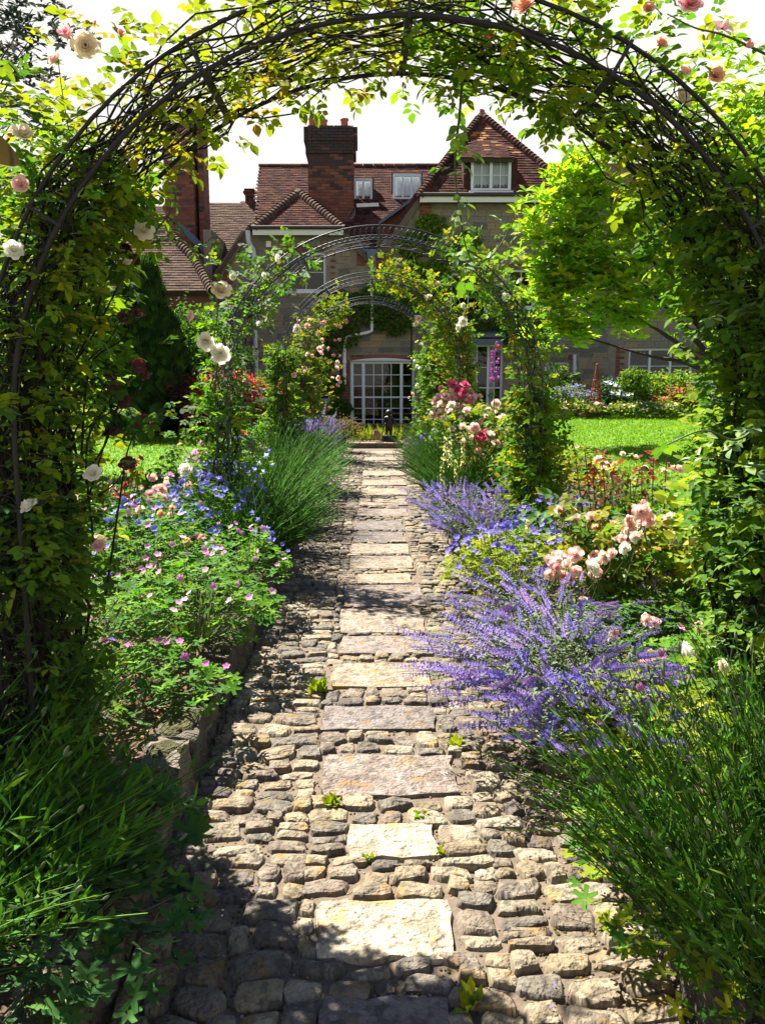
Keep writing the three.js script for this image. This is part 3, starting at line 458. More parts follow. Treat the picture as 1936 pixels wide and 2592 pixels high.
for (const [a, b] of [[[531, 502], [455, 620]], [[746, 502], [800, 562]], [[905, 430], [820, 546]]]) part(house, 'barge_board', new MB().bar(hp(...a, HD - 0.06), hp(...b, HD - 0.06), 0.2, 0.06, V(0, 0, 1)).build(), M.board);
for (const [a, b, y] of [[546, 742, 501], [907, 1236, 430]]) { const p = hp(a, y, 22.2), q = hp(b, y, 22.2); part(house, 'fascia', new MB().bar(p, q, 0.15, 0.05, V(0, 0, 1)).build(), M.whiteTrim); part(house, 'gutter', new MB().tube([p.clone().add(V(-0.03, 0.1, 0.05)), q.clone().add(V(0.03, 0.1, 0.05))], 0.05, 0.05, 8).build(), M.darkWood); part(house, 'soffit', new MB().box(q.x - p.x, 0.04, 0.32, new THREE.Matrix4().makeTranslation((p.x + q.x) / 2, p.y - 0.03, -22.36)).build(), M.darkWood); }
{ // the dark red tile hung wall between the roofs
  const z = 23.2, g = new THREE.ExtrudeGeometry(new THREE.Shape([[822, 482], [905, 424], [906, 460], [822, 560]].map(([x, y]) => { const p = hp(x, y, z); return new THREE.Vector2(p.x, p.y); })), { depth: 0.05, bevelEnabled: false }); g.translate(0, 0, -z); part(house, 'hung_tile_wall', g, M.brick[1]);
  part(house, 'verge', new MB().bar(hp(818, 484, 23.1), hp(910, 417, 23.1), 0.07, 0.25, V(0, 0, 1)).build(), M.lead);
  part(house, 'flashing', new MB().bar(hp(770, 444, 24), hp(818, 442, 24), 0.09, 0.05, V(0, 0, 1)).build(), M.whiteTrim);
}
// roof windows and the dormer
glazing(house, 'roof_window', rect(765, 387, 804, 436, 25), -24.9, { lights: [1, 1], rows: 1, cols: 1, blind: 1, fw: 0.06, sill: false });
glazing(house, 'roof_window', rect(849, 377, 908, 433, 25), -24.9, { lights: [1, 1, 1], rows: 1, cols: 1, blind: 1, fw: 0.06, sill: false });
for (const r of [[762, 383, 808, 440], [845, 373, 912, 437]]) { const q = rect(...r, 25.05); part(house, 'dormer_cheeks', new MB().box(q.x1 - q.x0, q.y1 - q.y0, 0.2, new THREE.Matrix4().makeTranslation((q.x0 + q.x1) / 2, (q.y0 + q.y1) / 2, -25.2)).build(), M.darkWood); }
{
  const q = rect(1017, 343, 1102, 414, 22.35), d = glazing(house, 'dormer_window', q, -22.35, { lights: [1, 1], rows: 2, cols: 2, curtain: 0.98, fw: 0.07 });
  const c = new MB(); for (const s of [q.x0 - 0.09, q.x1 + 0.09]) c.box(0.16, q.y1 - q.y0 + 0.05, 1.1, new THREE.Matrix4().makeTranslation(s, (q.y0 + q.y1) / 2, -22.95)); c.box(q.x1 - q.x0, q.y1 - q.y0, 0.05, new THREE.Matrix4().makeTranslation((q.x0 + q.x1) / 2, (q.y0 + q.y1) / 2, -22.62)); part(d, 'dormer_cheek', c.build(), M.tile[2]);
  roofPlane(house, M.tile, { d0: 22.15, d1: 23.4, base: [1060, 341], top: [1060, 306], px: [[985, 341], [1110, 341], [1098, 322], [1070, 304], [1030, 304], [995, 322]], name: 'dormer_roof', lichen: (p) => 0.5 * lic(p) });
}
// chimneys
function chimney(parent, label, r, d, depth, topY, corbel, pots, own) {
  const q = rect(...r, d), t = part(parent, 'chimney', new MB().box(q.x1 - q.x0, q.y1 - q.y0 + 1, depth, new THREE.Matrix4().makeTranslation((q.x0 + q.x1) / 2, (q.y0 + q.y1) / 2 - 0.5, -d - depth / 2)).build(), M.brickMortar, { label });
  const loose = [...M.brick, ...M.soot].map(() => new MB()), all = [...M.brick, ...M.soot];
  const face = (O, U, w, nrm) => { let k = 0; for (let y = q.y0; y < q.y1; y += 0.075, k++) for (let u = -(k % 2) * 0.112; u < w; u += 0.225) {
    const a = Math.max(u, 0), b = Math.min(u + 0.225, w); if (b - a < 0.04) continue; const t2 = (q.y1 - y), sooty = t2 < topY ? 0.9 : t2 < topY * 1.8 ? 0.35 : 0.06, out = t2 < corbel ? 0.05 * (t2 < corbel * 0.6 ? 1 : 0.6) : 0;
    const id = rnd() < sooty ? M.brick.length + Math.floor(rnd() * M.soot.length) : Math.floor(rnd() * M.brick.length);
    const p = O.clone().addScaledVector(U, (a + b) / 2).addScaledVector(nrm, out); p.y = y + 0.0375; const m = new THREE.Matrix4().makeBasis(U, V(0, 1, 0), nrm).setPosition(p).multiply(new THREE.Matrix4().makeScale(b - a - 0.01, 0.065, 0.022 + out * 2));
    if (own > 0 && nrm.z > 0.5) { own--; const o = part(t, 'brick', UNIT, all[id]); m.decompose(o.position, o.quaternion, o.scale); } else loose[id].geo(UNIT, m);
  } };
  face(V(q.x0, 0, -d), V(1, 0, 0), q.x1 - q.x0, V(0, 0, 1)); face(V(q.x1, 0, -d - 0.01), V(0, 0, -1), depth, V(1, 0, 0)); face(V(q.x0, 0, -d - depth), V(0, 0, 1), depth - 0.01, V(-1, 0, 0));
  loose.forEach((m, k) => { if (!m.empty) part(t, 'brickwork', m.build(), all[k], STUFF); });
  part(t, 'cap', new MB().box(q.x1 - q.x0 + 0.06, 0.06, depth + 0.06, new THREE.Matrix4().makeTranslation((q.x0 + q.x1) / 2, q.y1 + 0.03, -d - depth / 2)).build(), M.soot[0]);
  for (const [x, y, h] of pots) { const b = hp(x, y, d + depth / 2); const g = new THREE.LatheGeometry([[0.001, 0.0], [0.12, 0], [0.1, 0.03], [0.095, h - 0.05], [0.115, h - 0.04], [0.115, h], [0.08, h], [0.078, 0.05]].map((p) => new THREE.Vector2(...p)), 14); g.translate(b.x, q.y1 + 0.05, b.z); part(t, 'chimney_pot', g, M.pot); }
  return t;
}
chimney(house, 'brick chimney stack with three clay pots and a sooty top', [665, 279, 764, 500], 23.9, 1.0, 0.85, 0.62, [[675, 275, 0.36], [699, 275, 0.31], [744, 275, 0.34]], 200);
chimney(outHouse, 'tall brick stack with a pilaster on its right', [350, 246, 424, 560], 24.6, 1.1, 0.2, 0.3, [[372, 240, 0.3], [402, 240, 0.26]], 220);
chimney(outHouse, 'narrow pilaster of the tall brick stack', [424, 252, 446, 575], 24.75, 0.8, 0.2, 0.3, [], 60);
chimney(outHouse, 'small brick chimney at the end of the ridge', [530, 412, 548, 440], 27, 0.4, 0.0, 0.1, [], 0);
{ // satellite dish, alarm box, hopper and rain pipes
  const d = hp(753, 452, 23.6), g = new THREE.SphereGeometry(0.26, 18, 8, 0, Math.PI * 2, 0, 0.75); g.scale(0.62, 0.9, 0.9); g.rotateX(-Math.PI / 2 - 0.2); g.rotateY(-0.5); g.scale(1, 1.1, 1); g.translate(d.x, d.y, d.z - 0.12); M.dish.side = THREE.DoubleSide; const dish = part(house, 'satellite_dish', g, M.dish); part(dish, 'dish_arm', new MB().tube([d.clone().add(V(0, -0.2, -0.05)), d.clone().add(V(0.15, -0.02, 0.2))], 0.012).build(), M.darkWood);
  const a = rect(575, 521, 586, 534, HD - 0.05); part(house, 'alarm_box', new MB().box(a.x1 - a.x0, a.y1 - a.y0, 0.07, new THREE.Matrix4().makeTranslation((a.x0 + a.x1) / 2, (a.y0 + a.y1) / 2, -HD + 0.05)).build(), M.whiteTrim);
  const pipe = (pts, r, mat, label) => { const p = part(house, 'downpipe', new MB().tube(pts.map(([x, y, o = 0.1]) => hp(x, y, HD - o)), r, r, 10).build(), mat, { label }); for (const k of [0.3, 0.7]) { const [x, y, o = 0.1] = pts[pts.length - 1], [x2, y2] = pts[pts.length - 2], c = hp(lerp(x2, x, k), lerp(y2, y, k), HD - o); part(p, 'pipe_collar', new THREE.CylinderGeometry(r * 1.35, r * 1.35, 0.07, 10).translate(c.x, c.y, c.z), mat); } };
  pipe([[536, 498, 0.25], [537, 520, 0.25], [541, 530, 0.18], [547, 538], [549, 550], [551, 700], [556, 900]], 0.06, M.pipe, 'white rain pipe with a swan neck');
  pipe([[803, 556, 0.2], [803, 575, 0.14], [803, 700, 0.1], [803, 714], [795, 718], [756, 726], [746, 731], [744, 760], [744, 830]], 0.042, M.whiteTrim, 'thin pale pipe that turns aside above the door');
  pipe([[1240, 766], [1240, 862]], 0.045, M.pipe, 'short pale pipe right of the glazed door');
  const h = hp(802, 550, HD - 0.2), hop = new THREE.CylinderGeometry(0.2, 0.11, 0.24, 4, 1); hop.rotateY(Math.PI / 4); hop.scale(1, 1, 0.8); hop.translate(h.x, h.y, h.z); part(house, 'rain_hopper', hop, M.hopper);
  part(house, 'valley_flashing', new MB().bar(hp(790, 545, HD - 0.1), hp(772, 520, HD - 0.1), 0.06, 0.05, V(0, 0, 1)).bar(hp(812, 545, HD - 0.1), hp(836, 515, HD - 0.1), 0.06, 0.05, V(0, 0, 1)).build(), M.lead);
  const c = rect(1000, 722, 1084, 742, HD - 0.3); part(house, 'door_canopy', new MB().box(c.x1 - c.x0, 0.09, 0.75, new THREE.Matrix4().makeTranslation((c.x0 + c.x1) / 2, c.y1, -HD + 0.37).multiply(new THREE.Matrix4().makeRotationX(0.12))).box(c.x1 - c.x0 - 0.1, 0.14, 0.06, new THREE.Matrix4().makeTranslation((c.x0 + c.x1) / 2, c.y0 + 0.03, -HD + 0.68)).build(), M.lead);
}
// the lower range on the left
const roofA = roofPlane(outHouse, M.tilePale, { d0: 23.6, d1: 27, base: [450, 612], top: [450, 440], px: [[290, 449], [557, 436], [552, 490], [478, 604], [470, 625], [290, 625]] });
const roofB = roofPlane(outHouse, M.tilePale, { d0: 20.6, d1: 22.4, base: [300, 628], top: [300, 502], px: [[120, 502], [364, 502], [420, 556], [460, 628], [120, 628]] });
hipTiles(roofB, hp(458, 626, 20.6), hp(418, 556, 21.6), M.tilePale); hipTiles(roofB, hp(418, 556, 21.6), hp(364, 503, 22.4), M.tilePale);
part(outHouse, 'lead_valley', new MB().bar(hp(384, 484, 23.9), hp(456, 552, 23.9), 0.16, 0.03, V(0, 0.6, 0.8)).bar(hp(330, 500, 22.4), hp(366, 500, 22.4), 0.08, 0.05, V(0, 0, 1)).build(), M.lead);
{ const a = hp(80, 630, 20.8), b = hp(456, 630, 20.8); part(outHouse, 'wall', new MB().box(b.x - a.x, a.y, 0.3, new THREE.Matrix4().makeTranslation((a.x + b.x) / 2, a.y / 2, -20.95)).box(0.3, a.y, 6, new THREE.Matrix4().makeTranslation(b.x - 0.16, a.y / 2, -24.1)).box(b.x - a.x, 5.2, 0.3, new THREE.Matrix4().makeTranslation((a.x + b.x) / 2, 2.6, -27.4)).build(), M.brick[3]); }

// ---------------------------------------------------------------- iron rose arches
const AX = 0.14, AY = 1.45, AR = 1.3, LEG = 1.3, ALEN = 2 * LEG + Math.PI * AR, ADEEP = 0.5;
function onArch(s, r = 0) {                                          // s 0..1 from the left foot over the top to the right foot; r outwards
  const l = s * ALEN; if (l < LEG) return V(AX - AR - r, AY - LEG + l, 0); if (l > ALEN - LEG) return V(AX + AR + r, AY - LEG + (ALEN - l), 0);
  const a = Math.PI - (l - LEG) / AR; return V(AX + Math.cos(a) * (AR + r), AY + Math.sin(a) * (AR + r), 0);
}
const outOf = (s) => { const l = s * ALEN; if (l < LEG) return V(-1, 0, 0); if (l > ALEN - LEG) return V(1, 0, 0); const a = Math.PI - (l - LEG) / AR; return V(Math.cos(a), Math.sin(a), 0); };
const archZ = [-2.69, -6.97, -12.0, -16.0], archY = [0, 0, 0.19, 0.2];
const line = (n, f) => Array.from({ length: n + 1 }, (_, k) => f(k / n));
const archLabels = ['large dark iron rose arch framing the view, nearest the camera', 'bare topped iron arch over the middle of the path, second along', 'iron rose arch with its bare left shoulder, third along the path', 'smallest looking iron arch, just before the garden door'];
archZ.forEach((z, k) => {
  const t = thing('rose_arch', archLabels[k], 'rose arch', V(0, archY[k], z), 'iron arches over the garden path'), mat = k ? M.ironGrey : M.iron, off = (v, w) => v.add(V(0, 0, -w)), sg = k ? 8 : 10;
  for (const w of [0, ADEEP]) for (const r of [0, -0.095]) part(t, 'hoop', new MB().tube(line(72, (s) => off(onArch(s, r), w)), k ? 0.006 : r ? 0.008 : 0.0065, k ? 0.006 : r ? 0.008 : 0.0065, sg).build(), mat);
  const step = 0.046 / ALEN, ringG = new THREE.TorusGeometry(0.046, 0.0019, 5, 22), last = k === 0 ? [0] : [0];
  for (const w of last) { const m = new MB(); let n = 0; for (let s = 0.05; s < 0.95; s += step * (k > 1 ? 1.6 : 1)) { const c = off(onArch(s, -0.0475), w); if (k === 0 && s > 0.2 && s < 0.8 && n < 60) { n++; const o = part(t, 'ring', ringG, mat); o.position.copy(c); } else m.geo(ringG, new THREE.Matrix4().setPosition(c)); } part(t, 'ring_row', m.build(), mat, STUFF); }
  for (const s of [0.05, 0.16, 0.3, 0.4, 0.5, 0.6, 0.7, 0.84, 0.95]) {
    const m = new MB(), n = outOf(s), e = V(n.y, -n.x, 0); for (const w of [0, ADEEP]) m.bar(off(onArch(s, 0.01), w), off(onArch(s, -0.105), w), 0.024, 0.01, e); m.bar(off(onArch(s, -0.095), 0), off(onArch(s, -0.095), ADEEP), 0.024, 0.01, n.clone()); part(t, 'tie_bar', m.build(), mat);
  }
  const m = new MB(); for (let j = 1; j < 7; j++) m.tube(line(60, (s) => off(onArch(lerp(0.02, 0.98, s), -0.093 + 0.012 * Math.sin(s * 60 + j * 2)), ADEEP * j / 7)), k ? 0.0024 : 0.0018, k ? 0.0024 : 0.0018, 4);
  for (let s = 0.02; s < 0.98; s += 0.02) m.tube([off(onArch(s, -0.093), 0), off(onArch(s + 0.01, -0.099), ADEEP / 2), off(onArch(s, -0.093), ADEEP)], k ? 0.002 : 0.0014, k ? 0.002 : 0.0014, 3); part(t, 'wire_mesh', m.build(), M.wire, STUFF);
});

// ---------------------------------------------------------------- plants
const G = {                                                          // leaf colours
  rose: [[0.086, 0.216, 0.0066], [0.124, 0.27, 0.0066], [0.066, 0.173, 0.0077], [0.162, 0.302, 0.0066], [0.2, 0.324, 0.0077]],
  bush: [[0.06, 0.19, 0.01], [0.09, 0.24, 0.01], [0.045, 0.14, 0.012], [0.13, 0.27, 0.01]],
  roseDark: [[0.048, 0.13, 0.0077], [0.066, 0.162, 0.0077], [0.038, 0.103, 0.0077], [0.095, 0.205, 0.0077]],
  roseGold: [[0.202, 0.259, 0.011], [0.28, 0.292, 0.011], [0.146, 0.216, 0.011], [0.101, 0.184, 0.011], [0.325, 0.259, 0.0138]],
  fresh: [[0.06, 0.215, 0.005], [0.09, 0.26, 0.005], [0.042, 0.165, 0.006], [0.14, 0.31, 0.006]],
  lime: [[0.224, 0.324, 0.0083], [0.291, 0.367, 0.0083], [0.168, 0.281, 0.0066]],
  lav: [[0.045, 0.17, 0.01], [0.07, 0.23, 0.01], [0.1, 0.27, 0.012], [0.03, 0.11, 0.01]],
  grey: [[0.14, 0.2, 0.11], [0.19, 0.25, 0.14], [0.1, 0.17, 0.08]],
  blueGreen: [[0.035, 0.14, 0.025], [0.055, 0.18, 0.03], [0.085, 0.22, 0.03]],
  red: [[0.22, 0.04, 0.02], [0.3, 0.06, 0.02], [0.16, 0.05, 0.03], [0.1, 0.1, 0.03]],
  mapleRed: [[0.4, 0.06, 0.02], [0.5, 0.09, 0.02], [0.3, 0.05, 0.03]], maplePurple: [[0.09, 0.02, 0.025], [0.13, 0.025, 0.03], [0.07, 0.02, 0.02]],
  yew: [[0.013, 0.032, 0.0066], [0.02, 0.049, 0.0077], [0.028, 0.059, 0.0077]], conifer: [[0.017, 0.054, 0.0099], [0.028, 0.076, 0.011], [0.045, 0.108, 0.011], [0.011, 0.038, 0.0088]],
  magnolia: [[0.179, 0.292, 0.0066], [0.246, 0.346, 0.0077], [0.134, 0.238, 0.0077], [0.314, 0.389, 0.0088]], ivy: [[0.034, 0.092, 0.0083], [0.056, 0.13, 0.0083], [0.09, 0.162, 0.011]],
};
const P = {
  white: PETAL(0.84, 0.81, 0.72), cream: PETAL(0.82, 0.72, 0.55), blush: PETAL(0.88, 0.6, 0.54), pink: PETAL(0.82, 0.4, 0.42), peach: PETAL(0.84, 0.48, 0.32), hot: PETAL(0.62, 0.05, 0.17), lilac: PETAL(0.6, 0.33, 0.52), dark: PETAL(0.11, 0.004, 0.014), red: PETAL(0.5, 0.015, 0.03),
  violet: PETAL(0.17, 0.13, 0.62), blue: PETAL(0.22, 0.24, 0.75), sky: PETAL(0.5, 0.62, 0.85), magenta: PETAL(0.58, 0.16, 0.5), cranePink: PETAL(0.7, 0.32, 0.55), purple: PETAL(0.28, 0.03, 0.3), yellow: PETAL(0.78, 0.74, 0.3), mauve: PETAL(0.2, 0.13, 0.44), mauve2: PETAL(0.14, 0.11, 0.46), mauve3: PETAL(0.28, 0.15, 0.44), orange: PETAL(0.6, 0.16, 0.03),
};
const UP = V(0, 1, 0), look = (d) => new THREE.Quaternion().setFromUnitVectors(UP, d.clone().normalize());
function bloom(t, p, d, s, mat, geo = pick(BLOOMS), name = 'rose_bloom', lbl) { const o = part(t, name, geo, mat); o.position.copy(p).sub(t.position); o.quaternion.copy(look(d)).multiply(new THREE.Quaternion().setFromAxisAngle(UP, R(0, 6))); o.scale.setScalar(s); if (lbl) o.userData.label = lbl; return o; }
const calyx = (() => { const m = new MB(); m.geo(new THREE.SphereGeometry(0.16, 6, 5).translate(0, -0.18, 0)); for (let k = 0; k < 5; k++) petalStrip(m, k / 5 * 6.283, 0.05, 0.5, 0.1, -0.1, -0.25, 0, 2); return m.build(); })();
function roseAt(t, xd, yd, d, s, mat, dir, geo, name = 'rose_bloom', lbl) { const p = at(xd, yd, d), b = bloom(t, p, dir ?? V(R(-0.5, 0.5), R(0.1, 0.8), R(0.2, 1)), s, mat, geo, name, lbl); const c = part(b, 'calyx', calyx, M.greenCane); c.scale.setScalar(0.8); return p; }
const LEAFM = G.rose.map((c) => new THREE.MeshPhysicalMaterial({ color: col(...c), transmission: 0.5, thickness: 0, roughness: 0.95, side: THREE.DoubleSide, clearcoat: 0.2, clearcoatRoughness: 0.35 }));
const tmpX = V(0, 0, 0);
function putLeaf(S, p, dir, nrm, s, c, single) {                      // into a scatter, or as a leaf of its own
  if (!single) return S.add(p, dir, nrm, s, c);
  const o = part(single, 'leaf', roseLeaf, pick(LEAFM)), y = dir.clone().normalize(), z = nrm.clone().addScaledVector(y, -nrm.dot(y)).normalize(); o.quaternion.setFromRotationMatrix(new THREE.Matrix4().makeBasis(new THREE.Vector3().crossVectors(y, z), y, z)); o.position.copy(p); o.scale.setScalar(s);
}
function leafSpray(S, p, d, size, colors, single, n = 5) {           // one rose leaf: leaflets in pairs along a stalk
  d.normalize(); const side = new THREE.Vector3().crossVectors(d, UP); if (side.lengthSq() < 0.01) side.set(1, 0, 0); side.normalize(); const up = new THREE.Vector3().crossVectors(side, d).normalize(); up.add(V(R(-0.5, 0.5), R(-0.2, 0.5), R(-0.5, 0.5))).normalize();
  const L = size * 1.7, c = tint(colors, 0.15), nn = () => up.clone().add(V(R(-0.4, 0.4), R(-0.4, 0.4), R(-0.4, 0.4)));
  putLeaf(S, p.clone().addScaledVector(d, L), d.clone().addScaledVector(up, -0.2), nn(), size * 1.05, c, single);
  for (let k = 0; k < (n - 1) / 2; k++) for (const q of [-1, 1]) { const b = p.clone().addScaledVector(d, L * (0.85 - 0.42 * k)); putLeaf(S, b, side.clone().multiplyScalar(q).addScaledVector(d, 0.5).add(V(R(-0.2, 0.2), R(-0.25, 0.1), R(-0.2, 0.2))), nn(), size * (0.95 - 0.12 * k) * R(0.85, 1.1), c, single); }
}
function climber(k, label, ranges, { size = 0.05, colors = G.rose, stems = 12, side = -1, near = false, stemTop = 0.5, stemR = 0.008 } = {}) {
  const z0 = archZ[k], t = thing('climbing_rose', label, 'climbing rose', V(side < 0 ? AX - AR : AX + AR, 0.15, z0 - ADEEP / 2), 'climbing roses on the iron arches'), o = t.position;
  const st = new MB(), S = new Scatter(), F = (s, r, w) => onArch(s, r).add(V(0, archY[k], z0 - w)).sub(o); let singles = near ? 130 : 0;
  for (let j = 0; j < stems; j++) {
    const top = stemTop * R(0.45, 1.05), w0 = R(0.04, ADEEP + 0.05), w1 = clamp(w0 + R(-0.4, 0.4), 0.03, ADEEP + 0.1), r0 = rnd() < 0.15 ? 0.02 : R(-0.1, 0.0), ph = R(0, 9), wob = R(0.01, 0.04);
    st.tube(line(26, (q) => F(side < 0 ? lerp(0, top, q) : 1 - lerp(0, top, q), r0 + wob * Math.sin(q * 14 + ph) + 0.04 * Math.sin(q * 37 + ph * 2), lerp(w0, w1, q) + wob * Math.sin(q * 11 + ph * 3))), stemR * R(0.7, 1.5), stemR * 0.4, near ? 6 : 4);
  }
  for (let j = 0; j < stems * 0.6; j++) { const a = R(0.02, stemTop), s0 = side < 0 ? a : 1 - a, L = R(0.05, 0.14) * (rnd() < 0.5 ? -1 : 1); st.tube(line(14, (q) => F(clamp(s0 + L * q, 0, 1), 0.01 * Math.sin(q * 9 + j) - 0.07 + 0.25 * q * q * (j % 3 ? 1 : -0.1), lerp((j * 0.37 % 1) * ADEEP, ((j * 0.61) % 1) * ADEEP, q))), stemR * 0.5, stemR * 0.25, 4); }
  part(t, 'stem', st.build(), M.cane);
  for (const [s0, s1, n, inn, out, own] of ranges) for (let j = 0; j < n; j++) {
    const s = lerp(s0, s1, rnd()), g = gs(), r = g < 0 ? g * inn - 0.06 : g * out - 0.02, w = near ? R(0.0, ADEEP + 0.12) + gs() * 0.05 : ADEEP / 2 + gs() * 0.3, p = F(clamp(s, 0.001, 0.999), r, w); if (p.y + o.y < 0.25) continue;
    const n0 = outOf(s), d = n0.clone().multiplyScalar(R(-0.1, 1) * (r < -0.1 ? -0.6 : 1)).add(V(R(-0.8, 0.8), R(-0.6, 0.5), R(-0.8, 0.9)));
    const pal = own ?? colors; if (near) { const one = singles > 0 && (r < -inn * 0.55 || r > out * 0.6) && rnd() < 0.25; if (one) singles -= 5; leafSpray(S, p, d, size * R(0.7, 1.25), pal, one ? t : null); } else S.add(p, d, V(R(-0.6, 0.6), R(0.3, 1.2), R(-0.5, 0.9)), size * R(2.2, 3.6), tint(colors, 0.2));
  }
  S.build(t, 'foliage', near ? roseLeaf : spray, LEAF); t.F = F; return t;
}
// the near arch: two plants that fill the frame
const roseL = climber(0, 'climbing rose with pale pink and white blooms on the near arch, left leg', [[0, 0.16, 1600, 0.09, 0.34], [0.12, 0.34, 2300, 0.1, 0.36, [...G.rose, ...G.lime, ...G.bush]], [0.3, 0.5, 640, 0.06, 0.3, [...G.lime, ...G.lime, ...G.roseGold]]], { size: 0.038, colors: [...G.rose, ...G.bush, ...G.roseDark], stems: 48, near: true, stemTop: 0.56, stemR: 0.0062 });
const roseR = climber(0, 'climbing rose with peach pink blooms on the near arch, right leg', [[0.84, 1, 1500, 0.07, 0.34], [0.68, 0.88, 2200, 0.11, 0.36], [0.5, 0.72, 1050, 0.08, 0.3, [...G.lime, ...G.rose]]], { size: 0.038, colors: [...G.rose, ...G.bush, ...G.bush, ...G.lime.slice(2)], stems: 44, side: 1, near: true, stemTop: 0.56, stemR: 0.0062 });
function shoot(t, pts, d, sprays, size, colors = G.rose, r = 0.006) { // a long free shoot with leaves, drawn through points as seen
  const c = new THREE.CatmullRomCurve3(pts.map(([x, y, dd]) => at(x, y, dd ?? d).sub(t.position))), S = new Scatter(); part(t, 'shoot', new MB().tube(c.getPoints(40), r, r * 0.4, 6).build(), M.greenCane); const s = part(t, 'shoot', new MB().tube(c.getPoints(4), 0.001, 0.001, 3).build(), M.greenCane); t.remove(s);
  for (let k = 0; k < sprays; k++) { const p = c.getPoint((k + 0.6) / sprays), d2 = rdir().add(V(0, -0.15, 0.2)); leafSpray(S, p, d2, size * 0.8 * R(0.8, 1.2), colors, t); } return c;
}
shoot(roseR, [[1000, 140], [992, 250], [984, 320], [983, 380], [992, 450], [1005, 530], [1030, 590]], 3.0, 15, 0.052, [...G.bush, ...G.roseDark], 0.005); shoot(roseR, [[1010, 540], [1050, 560], [1095, 505], [1112, 470]], 3.0, 6, 0.046, [...G.bush, ...G.roseDark], 0.004);
shoot(roseL, [[255, 620], [320, 530], [390, 520], [440, 575], [470, 660], [462, 730]], 3.04, 11, 0.04, G.lime, 0.005); shoot(roseL, [[300, 520], [360, 470], [430, 530], [470, 500]], 3.04, 6, 0.036, G.lime, 0.004); shoot(roseL, [[290, 560], [380, 430], [372, 400]], 3.04, 4, 0.036, G.lime, 0.004);
shoot(roseL, [[-60, 400, 1.9], [-10, 330, 1.75], [20, 300, 1.7]], 1.8, 0, 0.04); { const g = leafShape(0.24, 9, 0.08, 0.15, 0.42), o = part(roseL, 'leaf', g, new THREE.MeshPhysicalMaterial({ color: col(0.075, 0.048, 0.003), transmission: 0.4, thickness: 0, roughness: 0.95, side: THREE.DoubleSide }), { label: 'large yellowed leaf' }); o.position.copy(at(-62, 288, 1.7)).sub(roseL.position); o.quaternion.setFromRotationMatrix(new THREE.Matrix4().makeBasis(V(0.53, 0.85, 0), V(0.85, -0.53, 0), V(0, 0, -1))); o.scale.setScalar(0.11); }
shoot(roseR, [[1660, 900], [1590, 950], [1520, 930], [1440, 960]], 2.73, 5, 0.055, G.lime, 0.005); shoot(roseR, [[1660, 1010], [1590, 1000], [1530, 985]], 2.65, 3, 0.055, G.lime, 0.005); shoot(roseR, [[1650, 640], [1580, 660], [1520, 700]], 2.81, 5, 0.05, G.lime, 0.005); shoot(roseR, [[1680, 130], [1560, 75], [1500, 60], [1440, 30]], 2.65, 4, 0.04, G.rose, 0.004);
for (const [x, y, s, m, open, d, dir] of [[148, 78, 0.05, 'pink', BUD, 2.65], [186, 98, 0.068, 'cream', BLOOMS[1], 2.65, V(0.2, -0.2, 0.8)], [262, 76, 0.03, 'pink', BUD, 2.65], [122, 130, 0.045, 'blush', BLOOMS[1], 2.65], [205, 52, 0.016, 'pink', BUD, 2.65], [50, 290, 0.055, 'cream', BLOOMS[3], 2.65], [45, 400, 0.05, 'blush', BLOOMS[3], 2.65], [30, 540, 0.05, 'white', BLOOMS[0], 2.65], [312, 500, 0.055, 'white', BLOOMS[0], 2.96, V(0.1, 0.3, 1)], [278, 570, 0.035, 'cream', BLOOMS[3], 2.96], [446, 736, 0.058, 'white', BLOOMS[1], 3.04, V(0, -0.3, 0.7)], [476, 764, 0.058, 'white', BLOOMS[0], 3.04, V(0.2, -0.3, 0.7)], [478, 628, 0.06, 'cream', BLOOMS[2], 3.04, V(0.2, 0.5, 0.7)], [418, 684, 0.045, 'blush', BLOOMS[3], 3.04, V(-0.9, 0.2, 0.3)], [202, 1024, 0.052, 'white', BLOOMS[1], 2.81, V(0, 0.5, 0.8)], [64, 1095, 0.05, 'white', BLOOMS[0], 2.65], [215, 1180, 0.045, 'blush', BLOOMS[0], 2.89]]) roseAt(roseL, x, y, d, s * 0.64, P[m], dir, open, open === BUD ? 'rose_bud' : 'rose_bloom');
for (const [x, y, s, m, open, d] of [[1134, 14, 0.06, 'peach', BLOOMS[1], 2.5], [1425, 95, 0.04, 'peach', BLOOMS[3], 2.65], [1490, 8, 0.055, 'pink', BLOOMS[0], 2.65], [1400, 20, 0.035, 'peach', BLOOMS[3], 2.65], [1612, 98, 0.036, 'pink', BUD, 2.65], [1545, 165, 0.045, 'peach', BLOOMS[3], 2.65], [1475, 155, 0.04, 'blush', BLOOMS[3], 2.65], [1470, 215, 0.06, 'cream', BLOOMS[1], 2.73], [1060, 80, 0.03, 'hot', BUD, 2.81], [1560, 60, 0.05, 'blush', SINGLE, 2.65], [985, 295, 0.02, 'lilac', BUD, 3.0], [1040, 245, 0.024, 'lilac', BUD, 3.0], [1112, 470, 0.022, 'lilac', BUD, 3.0], [1560, 1440, 0.04, 'cream', BLOOMS[0], 2.65]]) roseAt(roseR, x, y, d, s * 0.64, P[m], undefined, open, open === BUD ? 'rose_bud' : 'rose_bloom');
